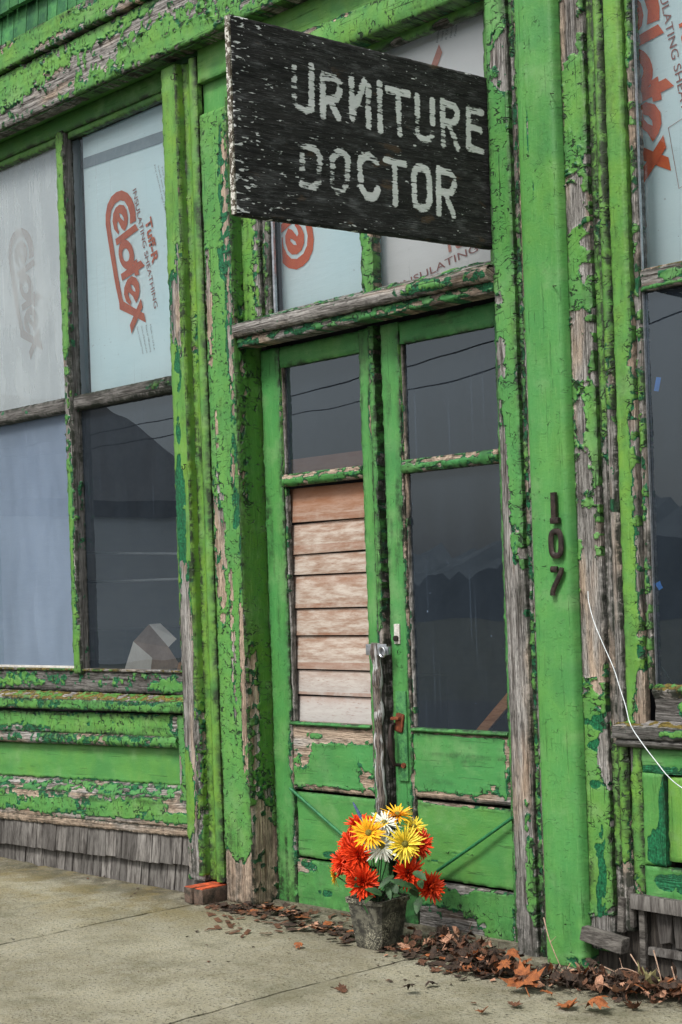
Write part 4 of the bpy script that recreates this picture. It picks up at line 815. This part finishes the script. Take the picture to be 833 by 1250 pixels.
# ================================================================== WIRE
pts = [onY(*q, -.03-.02*i) for i, q in enumerate(((718, 722), (719, 735), (725, 758), (735, 783), (749, 815), (757, 840), (764, 862), (770, 885), (784, 907), (800, 928), (818, 950), (840, 966), (880, 985)))]
def smooth(pts, n=4):
    out = []
    for i in range(len(pts)-1):
        p0, p1, p2, p3 = pts[max(i-1, 0)], pts[i], pts[i+1], pts[min(i+2, len(pts)-1)]
        for k in range(n):
            t = k/n; out.append(.5*((2*p1)+(p2-p0)*t+(2*p0-5*p1+4*p2-p3)*t*t+(3*p1-p0-3*p2+p3)*t**3))
    return out+[pts[-1]]
tag(MB().tube(smooth(pts), .0017, 8).build('loose_wire', M['wire']), 'thin white wire curving down from the bare wood across the lower right panel', 'wire')

# ================================================================== BRICKS
for i, (x0, lb) in enumerate(((-6.10, 'left brick of the pair under the square post, narrow end toward the street'), (-6.025, 'right brick of the pair under the square post, dark stained side'))):
    r = empty('brick', (x0, -.1, 0), lb, 'brick', 'bricks propping the square post', rz=0)
    MB().box((x0, -.075, .037), (.066, .18, .074), Matrix.Rotation(radians(-4+6*i), 3, 'Z'), .006, .003).build('brick_body', M['brick'], r)
    MB().box((x0, -.075, .0755), (.06, .173, .005), Matrix.Rotation(radians(-4+6*i), 3, 'Z'), .002, .002).build('brick_top', M['brick_top'], r)

# ================================================================== POT AND FLOWERS
def potmesh():
    bm = bmesh.new(); ang = radians(3); rings = []
    for (z, s) in ((0, .070), (.005, .073), (.06, .080), (.13, .089), (.188, .097), (.19, .104), (.208, .106), (.209, .098), (.17, .09)):
        ring = []
        for k in range(32):
            a = 2*pi*(k+.5)/32; c, s_ = cos(a), sin(a); m = (abs(c)**22+abs(s_)**22)**(-1/22.)
            jx = random.uniform(-.0012, .0012); ring.append(bm.verts.new(((c*m*s+jx)*cos(ang)-(s_*m*s)*sin(ang), (c*m*s)*sin(ang)+(s_*m*s+jx)*cos(ang), z+random.uniform(-.001, .001)*(z > 0))))
        rings.append(ring)
    for A, Bq in zip(rings[:-1], rings[1:]):
        for k in range(32): bm.faces.new((A[k], A[(k+1) % 32], Bq[(k+1) % 32], Bq[k]))
    bm.faces.new(rings[0][::-1]); bm.faces.new(rings[-1]); return bm
PB = onZ(463, 1161, 0); PC = Vector((PB.x-.072, PB.y+.072, 0))
mb = MB(); mb.bm.free(); mb.bm = potmesh(); o = mb.build('flower_pot', M['pot']); o.location = PC; tag(o, 'small square mottled grey pot standing before the green doors', 'pot')
FB = empty('flower_bouquet', PC+Vector((0, 0, .19)), 'bouquet of red, yellow and white chrysanthemums filling the square pot', 'flowers')
def petals(c, n, r, kind, mat, seed, parent):
    rd = random.Random(seed); bm = bmesh.new(); lay = bm.verts.layers.float.new('pt')
    zax = n.normalized(); xa = zax.orthogonal().normalized(); ya = zax.cross(xa)
    if kind == 'mum': rows = [(12, .15, .45), (16, .45, .7), (20, .75, .9), (24, 1.1, 1.0), (26, 1.45, 1.03), (22, 1.85, .95), (16, 2.3, .8)]
    else: rows = [(18, 1.05, .62), (26, 1.3, .9), (28, 1.5, 1.05)]
    for (cnt, elev, ln) in rows:
        for k in range(cnt):
            az = 2*pi*(k+rd.random()*.7)/cnt; el = elev+rd.uniform(-.24, .24); L = r*ln*rd.uniform(.7, 1.14)
            w = r*(.19 if kind == 'mum' else .11)*rd.uniform(.8, 1.2)
            rad = xa*cos(az)+ya*sin(az); side = -xa*sin(az)+ya*cos(az); prev = None
            st = 5; curve = rd.uniform(.1, .6)*(1 if kind == 'mum' else -.35)
            p = c + zax*(r*.1*(1 if kind != 'mum' else 0)); e = el+curve*.5
            for i in range(st):
                t = i/(st-1); prof = sin(pi*min(1, .18+t*.72))**.7*(1 if t < .95 else .45)
                dirv = zax*cos(e)+rad*sin(e); nr = rad*cos(e)-zax*sin(e); cup = w*.38
                a = bm.verts.new(p+side*w*prof*.5 - nr*0 - dirv*0 + nr*(-cup*prof if kind == 'mum' else -cup*.4*prof)); b = bm.verts.new(p+nr*cup*.15); d = bm.verts.new(p-side*w*prof*.5+nr*(-cup*prof if kind == 'mum' else -cup*.4*prof))
                for v in (a, b, d): v[lay] = min(1, max(0, t*.95+rd.uniform(-.05, .15)))
                if prev: bm.faces.new((prev[0], prev[1], b, a)); bm.faces.new((prev[1], prev[2], d, b))
                prev = (a, b, d); p = p+dirv*(L/(st-1)); e -= curve/(st-1)
    mb = MB(); mb.bm.free(); mb.bm = bm; o = mb.build('flower', mat, parent, True, False)
    if kind != 'mum':
        e = MB(); bmesh.ops.create_icosphere(e.bm, subdivisions=2, radius=r*.2, matrix=Matrix.Translation(c+zax*r*.16)); o2 = e.build('flower_centre', M['eye'], o)
    return o
def fz(x, y, Y): return onY(380+x/4.165, 960+y/4.165, Y)
tocam = Vector((cos(radians(43)), -sin(radians(43)), 0))
fl = [('mum', 'red', 236, 172, 52, -.12, (.1, -.2, .9)), ('mum', 'red', 182, 255, 50, -.20, (-.5, -.5, .5)), ('mum', 'red', 148, 375, 62, -.24, (-.3, -.9, .2)), ('mum', 'red', 236, 345, 58, -.31, (.5, -.7, .4)), ('mum', 'red', 258, 498, 70, -.34, (.4, -.8, -.1)),
      ('mum', 'red', 568, 290, 62, -.15, (.8, .1, .3)), ('mum', 'red', 503, 447, 64, -.24, (.9, -.5, -.1)), ('mum', 'red', 622, 512, 62, -.12, (1., .0, .1)), ('mum', 'red', 300, 175, 40, -.12, (.2, -.2, .9)),
      ('mum', 'red', 205, 430, 60, -.28, (-.1, -.9, .0)), ('mum', 'red', 130, 400, 50, -.22, (-.6, -.7, .1)), ('mum', 'red', 175, 290, 52, -.25, (-.4, -.8, .4)), ('mum', 'red', 250, 210, 45, -.2, (-.1, -.5, .8)), ('mum', 'red', 190, 320, 55, -.27, (-.2, -.9, .4)), ('mum', 'red', 560, 250, 50, -.12, (.5, .1, .7)),
      ('daisy', 'gold', 295, 238, 78, -.33, (.45, -.75, .45)), ('daisy', 'gold', 438, 150, 76, -.17, (.1, .0, 1.)), ('daisy', 'yellow', 475, 293, 80, -.27, (.85, -.5, .2)), ('daisy', 'yellow', 520, 208, 62, -.13, (.5, .1, .9)), ('daisy', 'gold', 122, 455, 48, -.22, (-.7, -.6, -.2)),
      ('daisy', 'white', 372, 190, 72, -.24, (.3, -.2, .9)), ('daisy', 'white', 358, 300, 76, -.28, (.7, -.65, .1)), ('daisy', 'gold', 180, 300, 40, -.17, (-.4, -.6, .2))]
names = {'red': 'full red orange bloom', 'gold': 'golden yellow spidery bloom', 'yellow': 'lemon yellow spidery bloom', 'white': 'white spidery bloom'}
stems = MB()
for i, (kd, m, x, y, r, Y, n) in enumerate(fl):
    c = fz(x, y, Y); rr = r/4.165/302.*(1.38 if kd == 'mum' else 1.3); N_ = Vector(n)+tocam*.15
    c2 = c - N_.normalized()*rr*(.35 if kd == 'mum' else .1)
    o = petals(c2, N_, rr, kd, M[m], i+3, FB); o['label'] = names[m]
    b0 = PC+Vector((random.uniform(-.04, .04), random.uniform(-.04, .04), .17)); stems.tube([b0, (b0*.5+c2*.5)+Vector((0, 0, -.01)), c2], .0028, 6)
stems.build('stem', M['leaf'], FB)
lf = MB()
def leafblade(bm, p, d, n, L, wd, seed=0, lobes=0):
    rd = random.Random(seed); d = d.normalized(); s = d.cross(n).normalized(); n = s.cross(d)
    st = 7; prev = None
    for i in range(st):
        t = i/(st-1); w = wd*sin(pi*(.08+.9*t))**.8*(1+.12*(i % 2)); q = p+d*L*t-n*L*.25*t*t
        a = bm.verts.new(q+s*w+n*w*.3); b = bm.verts.new(q); c = bm.verts.new(q-s*w+n*w*.3)
        if prev: bm.faces.new((prev[0], prev[1], b, a)); bm.faces.new((prev[1], prev[2], c, b))
        prev = (a, b, c)
rd = random.Random(5)
for i in range(34):
    p = fz(rd.uniform(250, 560), rd.uniform(400, 570), rd.uniform(-.33, -.12)); p.z = max(p.z, .2)
    d = Vector((rd.uniform(-.3, .8), rd.uniform(-.9, .1), rd.uniform(-.5, .7))); leafblade(lf.bm, p, d, Vector((rd.uniform(0, .8), -.6, .8)), rd.uniform(.05, .085), rd.uniform(.011, .019), i)
lf.build('foliage', M['leaf'], FB)
p0, p1 = fz(213, 80, -.2), fz(272, 195, -.2)
MB().tube([p0*(1-t)+p1*t for t in np.linspace(0, 1, 9)], [.002, .005, .006, .0065, .007, .007, .007, .006, .004], 8).build('lavender_spike', M['purple'], FB)

# ================================================================== FALLEN LEAVES, TWIGS
def mapleleaf(bm, c, size, yaw, tilt, curl, seed, simple_=False):
    rd = random.Random(seed); out = []
    if simple_: prof = [(0, -.1), (.25, .1), (.36, .42), (.27, .75), (0, 1.05), (-.27, .75), (-.36, .42), (-.25, .1)]
    else: prof = [(.03, -.02), (.35, -.12), (.3, .08), (.62, .05), (.55, .2), (.85, .42), (.55, .45), (.5, .62), (.26, .55), (.33, .85), (.13, .8), (0, 1.15), (-.13, .8), (-.33, .85), (-.26, .55), (-.5, .62), (-.55, .45), (-.85, .42), (-.55, .2), (-.62, .05), (-.3, .08), (-.35, -.12), (-.03, -.02)]
    R = Matrix.Rotation(yaw, 3, 'Z') @ Matrix.Rotation(tilt, 3, 'X') @ Matrix.Rotation(rd.uniform(-.4, .4), 3, 'Y')
    def T(x, y, k=1):
        r2 = x*x+(y-.4)**2; z = curl*r2*1.1 + rd.uniform(-.05, .05)*k + .12*sin(x*6+seed)*curl*2
        return bm.verts.new(Vector(c)+R @ Vector((x*size*.6, (y-.4)*size*.6, z*size*.6)))
    ctr = T(0, .35, 0); mid = [T(x*.5, .35+(y-.35)*.5) for x, y in prof]; ring = [T(x*rd.uniform(.9, 1.1), y*rd.uniform(.93, 1.07)) for x, y in prof]; n = len(prof)
    for i in range(n):
        j = (i+1) % n; bm.faces.new((ctr, mid[i], mid[j])); bm.faces.new((mid[i], ring[i], ring[j], mid[j]))
    if not simple_ or seed % 3 == 0:
        a = Vector(c)+R @ Vector((0, -.25*size, 0)); b = a+R @ Vector((.06*size, -.35*size, .06*size)); s_ = Vector((.0012, .0012, 0))
        bm.faces.new([bm.verts.new(q) for q in (a-s_, a+s_, b+s_, b-s_)])
# individually visible big leaves: (px, py, size, colour index, lift, label)
BL = [(640, 1005+200, .12, 0, .03, 'broad orange maple leaf leaning on the base of the right door pillar'), (668, 1218, .05, 0, .01, 'small orange leaf lying alone on the concrete below the door pillar'),
      (693, 1227, .08, 0, .02, 'dark orange leaf below the foot of the rounded post'), (728, 1231, .10, 0, .02, 'rust coloured maple leaf at the sidewalk edge right of the post'), (757, 1214, .13, 2, .03, 'large pale tan maple leaf below the broken base board'),
      (790, 1207, .10, 4, .05, 'yellow green maple leaf standing among dry twigs'), (818, 1210, .11, 1, .05, 'brown curled maple leaf near the right shingles'),
      (585, 1186, .06, 0, .02, 'orange leaf curled against the right door corner'), (560, 1160, .08, 0, .03, 'rust leaf standing upright beside the flower pot'), (545, 1149, .10, 1, .04, 'brown crumpled maple leaf on top of the pile right of the pot'),
      (365, 1156, .05, 0, .01, 'small orange leaf flat on the concrete left of the pot'), (385, 1130, .045, 2, .015, 'tan leaf fragment against the left door foot'), (400, 1128, .04, 0, .02, 'tiny orange leaf propped by the left door foot'),
      (417, 1210, .055, 1, .005, 'flat brown leaf with stem in front of the pot'), (500, 1212, .06, 3, .008, 'dark folded leaf on the concrete near the joint'), (528, 1204, .05, 3, .005, 'dark leaf sliver right of the folded dark leaf'),
      (630, 1228, .05, 1, .005, 'brown leaf on concrete near the bottom edge'), (355, 1120, .06, 3, .03, 'dark curled leaf between reveal and left door'), (106, 1053, .03, 1, .01, 'single reddish leaf by the grey shingles'), (615, 1190, .09, 1, .03, 'brown leaf leaning in the right door corner'),
      (712, 1200, .07, 1, .03, 'brown leaf tucked under the rounded post'), (775, 1232, .06, 1, .01, 'brown leaf lying at the lower right sidewalk edge'), (590, 1237, .04, 0, .003, 'rust leaf sliver by the bottom of the picture')]
for i, (x, y, s, ci, lift, lb) in enumerate(BL):
    c = onZ(x, y, lift*.6); s *= 1.25; mb = MB(); rd = random.Random(i*7+1)
    mapleleaf(mb.bm, c, s*1.1, rd.uniform(0, 6.28), rd.uniform(.15, .7) if lift > .015 else rd.uniform(-.1, .15), rd.uniform(-.5, .6), i+1)
    low = min(v.co.z for v in mb.bm.verts)
    if True:
        for v in mb.bm.verts: v.co.z += (.004 if lift <= .03 else lift*.35)-low
    o = mb.build('fallen_leaf', M['dl%d' % ci], None, True, False); tag(o, lb, 'leaf', 'large fallen leaves')
# litter mass
def litter(spots, n, mats, seed, label, smin=.02, smax=.055):
    rd = random.Random(seed); sp = {m: MB() for m in mats}
    root = None
    bms = bmesh.new(); mi = []
    for k in range(n):
        x, y, sx, sy, hz = rd.choice(spots); c = (rd.gauss(x, sx), min(.10, rd.gauss(y, sy)), abs(rd.gauss(0, hz))+.006); nv0 = len(bms.verts)
        nf = len(bms.faces); mapleleaf(bms, c, rd.uniform(smin, smax), rd.uniform(0, 6.28), rd.gauss(0, .55 if hz > .015 else .08), rd.uniform(-.8, .9)*(1 if hz > .015 else .35), k+seed*1000, rd.random() < .65)
        m = rd.randrange(len(mats)); bms.faces.ensure_lookup_table(); bms.verts.ensure_lookup_table(); vv = bms.verts[nv0:]; lo = min(v.co.z for v in vv); base = .003+(abs(rd.gauss(0, hz)) if hz > .014 else 0)
        for v in vv: v.co.z += base-lo
        for f in bms.faces[nf:]: f.material_index = m
    for v in bms.verts: v.co.z = max(v.co.z, .003+.002*random.random())
    me = bpy.data.meshes.new('leaf_litter'); bms.to_mesh(me); bms.free()
    for m in mats: me.materials.append(M[m])
    o = link(bpy.data.objects.new('leaf_litter', me)); tag(o, label, 'leaf litter', kind='stuff')
sx = lambda x, y: onZ(x, y)
S = []
for (x, y, a, b, hz, rep) in ((545, 1165, .10, .05, .025, 6), (590, 1188, .10, .05, .03, 6), (560, 1185, .12, .06, .012, 3), (640, 1205, .08, .05, .02, 3), (690, 1205, .08, .05, .02, 3), (740, 1215, .10, .05, .025, 5), (800, 1222, .12, .06, .03, 5), (350, 1118, .08, .04, .015, 3), (400, 1135, .10, .05, .012, 3), (300, 1110, .08, .05, .008, 3), (270, 1108, .05, .04, .006, 1), (425, 1148, .04, .04, .01, 1), (490, 1165, .08, .05, .01, 2)):
    p = sx(x, y); S += [(p.x, min(p.y, .03)+(.04 if x > 480 else 0), a, b, hz)]*rep
litter(S, 1000, ['dl1', 'dl3', 'dl0', 'dl3', 'dl1', 'dl3', 'dl3', 'dl2', 'dl3'], 3, 'dark brown leaf litter drifted along the foot of the doors', .022, .095)
S = [(sx(350, 1160).x, sx(350, 1160).y, .5, .18, .001), (sx(520, 1205).x, sx(520, 1205).y, .35, .12, .001), (sx(150, 1080).x, -.15, .6, .12, .001)]
litter(S, 60, ['dl3', 'dl1', 'dl3'], 9, 'scattered dark leaf crumbs on the concrete sidewalk', .012, .035)
S = [(-7.0, -.75, 1.2, .6, .0005), (-5.3, -1., .8, .5, .0005)]
litter(S, 70, ['dl3', 'dl1'], 12, 'fine dark debris specks over the sidewalk slabs', .005, .014)
# paint flakes fallen below the pilaster
fb = bmesh.new(); rd = random.Random(4)
for k in range(70):
    p = onZ(rd.uniform(250, 430), rd.gauss(1125, 12)); p.z = .006; L = rd.uniform(.01, .035); a = rd.uniform(0, 3.14); d = Vector((cos(a), sin(a), rd.uniform(-.1, .2)))*L; s_ = Vector((-sin(a), cos(a), rd.uniform(-.3, .3)))*L*.35
    fb.faces.new([fb.verts.new(p+q) for q in (-d-s_, d-s_, d+s_, -d*.7+s_)])
me = bpy.data.meshes.new('flakes'); fb.to_mesh(me); fb.free(); me.materials.append(M['dl1']); tag(link(bpy.data.objects.new('paint_flakes', me)), 'small brown paint flakes scattered below the door reveal', 'debris', kind='stuff')
TW = [([(664, 1120), (672, 1150), (690, 1190), (704, 1212)], 'long thin dry twig leaning on the foot of the rounded post'), ([(740, 1200), (760, 1182), (790, 1195), (800, 1215)], 'arched dry twig beneath the broken base board'),
      ([(770, 1165), (785, 1190), (792, 1215)], 'forked dry twig before the brown strip'), ([(798, 1160), (806, 1190), (810, 1210)], 'upright thin twig against the right shingles'), ([(733, 1178), (760, 1192), (772, 1210)], 'slanting dry twig under the loose base board'),
      ([(700, 1205), (722, 1200), (740, 1190)], 'low reddish twig between the leaves by the post'), ([(820, 1180), (826, 1205), (822, 1228)], 'pale seed stalk at the lower right corner'), ([(700, 1212), (715, 1222), (738, 1218)], 'short twig lying over the rust coloured leaves')]
for i, (pp, lb) in enumerate(TW):
    P3 = [onY(x, y, -.14-.03*k) for k, (x, y) in enumerate(pp)]
    for p in P3: p.z = max(p.z, .01)
    mb = MB(); sp_ = smooth(P3, 5); mb.tube(sp_, [.0026*(1-.6*j/len(sp_)) for j in range(len(sp_))], 6)
    rd = random.Random(i)
    for j in range(5, len(sp_)-2, 4):
        e = sp_[j]+Vector((rd.uniform(-.03, .03), rd.uniform(-.02, .02), rd.uniform(.01, .04))); mb.tube([sp_[j], e], [.0013, .0006], 5)
    tag(mb.build('dry_twig', M['twig']), lb, 'twig', 'dry twigs at the foot of the wall')

# ================================================================== ACROSS THE STREET (seen as reflections)
M['clap'] = simple('grey_clapboard', (.66, .7, .74), (.75, .78, .8), 1, .8, .002, stretch=(1, 1, 8))
M['roofing'] = simple('dark_roofing', (.02, .02, .022), (.05, .05, .05), 5, .9)
M['hazed_hill'] = simple('hazed_foliage', (.17, .2, .22), (.24, .27, .29), .12, .95)  # distance haze painted into the foliage colour
def house(x, y, w, d, e, rg, label, rz=0):
    r = empty('house', (x, y, -.2), label, 'house', 'houses across the street'); mb = MB()
    mb.box((x, y, e/2-.2), (w, d, e)); mb.poly([(x-w/2, y+d/2-.01, e-.2), (x+w/2, y+d/2-.01, e-.2), (x, y+d/2-.01, rg)])
    z = .3
    while z < e-.3: mb.box((x, y+d/2+.01, z), (w, .02, .14), Matrix.Rotation(radians(5), 3, 'X')); z += .16
    mb.build('wall', M['clap'], r, False)
    rf = MB()
    for s in (-1, 1):
        a = atan2(rg-e, w/2); L = sqrt((rg-e)**2+(w/2)**2)+.4
        rf.box((x+s*w/4+s*.1, y, (e+rg)/2-.05), (L, d+.9, .5), Matrix.Rotation(s*a, 3, 'Y'))
    rf.build('roof', M['roofing'], r, False)
    for i, wx in enumerate((-w*.3, w*.05, w*.32)):
        wn = MB().box((x+wx, y+d/2+.04, 1.9), (1.2, .08, 1.5), None, .01).build('window', M['putty'], r); pane('pane', x+wx-.5, x+wx+.5, 1.25, 2.55, y+d/2+.09, M['roofing'], wn)
    MB().box((x+w*.18, y+d/2+.04, .9), (.95, .08, 2.1), None, .01).build('door', M['roofing'], r)
house(-43, -20, 13, 9, 4.3, 7.9, 'grey clapboard house across the street with the taller gable')
house(-66, -22, 13, 9, 4.3, 7.2, 'farthest grey house down the street')
hb = bmesh.new(); rd = random.Random(2); vs = []
for i in range(380):
    x = -160+i*.7; h_ = 5.2+.9*sin(i*.041)+.7*sin(i*.118+1)+.4*sin(i*.9)+rd.uniform(-.7, .7); vs.append((hb.verts.new((x, -58, -.2)), hb.verts.new((x, -60, h_*.6)), hb.verts.new((x, -66, h_)))) 
for a, b in zip(vs[:-1], vs[1:]):
    for k in (0, 1): hb.faces.new((a[k], b[k], b[k+1], a[k+1]))
me = bpy.data.meshes.new('hill'); hb.to_mesh(me); hb.free(); me.materials.append(M['hazed_hill']); tag(link(bpy.data.objects.new('wooded_hill', me)), kind='structure')
def upole(x, y, label):
    r = empty('utility_pole', (x, y, -.2), label, 'utility pole', 'utility poles across the street')
    MB().tube([(x, y, -.2), (x, y, 6.3)], [.15, .1], 12).build('pole', M['shingle'], r); MB().box((x, y, 6.0), (.1, 2.0, .1)).build('crossarm', M['shingle'], r)
upole(-44, -13, 'utility pole across the street down the block'); upole(-6, -13, 'utility pole across the street nearer the shop')
for i, dy in enumerate((-.8, .8)):
    pts = [Vector((-44+38*t, -13+dy, 6.05-1.3*4*t*(1-t))) for t in np.linspace(0, 1, 24)]
    tag(MB().tube(pts, .012, 5).build('power_line', M['iron']), ('inner', 'outer')[i]+' power line strung between the utility poles', 'power line', 'power lines across the street')
# ================================================================== LIGHT, SKY, CAMERA
SUN_EL, SUN_AZ = radians(52), radians(174)   # azimuth measured like a compass, light from the street side
w = bpy.data.worlds.new('World'); sc.world = w; w.use_nodes = True; nt = w.node_tree; nt.nodes.clear()
sky = nt.nodes.new('ShaderNodeTexSky'); sky.sky_type = 'NISHITA'; sky.sun_disc = False; sky.sun_elevation = SUN_EL; sky.sun_rotation = SUN_AZ; sky.air_density = 1.; sky.dust_density = 4.; sky.ozone_density = 1.
hs = nt.nodes.new('ShaderNodeHueSaturation'); hs.inputs['Saturation'].default_value = .28; hs.inputs['Value'].default_value = 1.15
bg = nt.nodes.new('ShaderNodeBackground'); bg.inputs[1].default_value = .15; out = nt.nodes.new('ShaderNodeOutputWorld')
nt.links.new(sky.outputs[0], hs.inputs['Color']); nt.links.new(hs.outputs[0], bg.inputs[0]); nt.links.new(bg.outputs[0], out.inputs[0])
sl = bpy.data.lights.new('sun', 'SUN'); sl.energy = 3.1; sl.angle = radians(14); sl.color = (1, .97, .92); so = bpy.data.objects.new('sun', sl); COL.objects.link(so)
dv = Vector((sin(SUN_AZ)*cos(SUN_EL), cos(SUN_AZ)*cos(SUN_EL), sin(SUN_EL))); so.rotation_euler = (-dv).to_track_quat('-Z', 'Y').to_euler()
cam = bpy.data.cameras.new('camera'); co = bpy.data.objects.new('camera', cam); COL.objects.link(co); sc.camera = co
Fw = Vector((-cos(AZ), sin(AZ), 0)); Rt = Vector((sin(AZ), cos(AZ), 0)); Up = Vector((0, 0, 1))
ix = Rt*cos(ROLL) - Up*sin(ROLL); iy = Rt*sin(ROLL) + Up*cos(ROLL)
m = Matrix((ix, iy, -Fw)).transposed().to_4x4(); m.translation = Vector((0, -DIST, EYE)); co.matrix_world = m
cam.sensor_fit = 'VERTICAL'; cam.sensor_height = 36; cam.sensor_width = 24; cam.lens = FPX/1250*36; cam.shift_y = (PY0-625)/1250; cam.clip_start = .05; cam.clip_end = 3000
sc.view_settings.view_transform = 'Standard'; sc.view_settings.look = 'None'; sc.view_settings.exposure = 0; sc.view_settings.gamma = 1
sc.cycles.max_bounces = 8; sc.cycles.transparent_max_bounces = 12
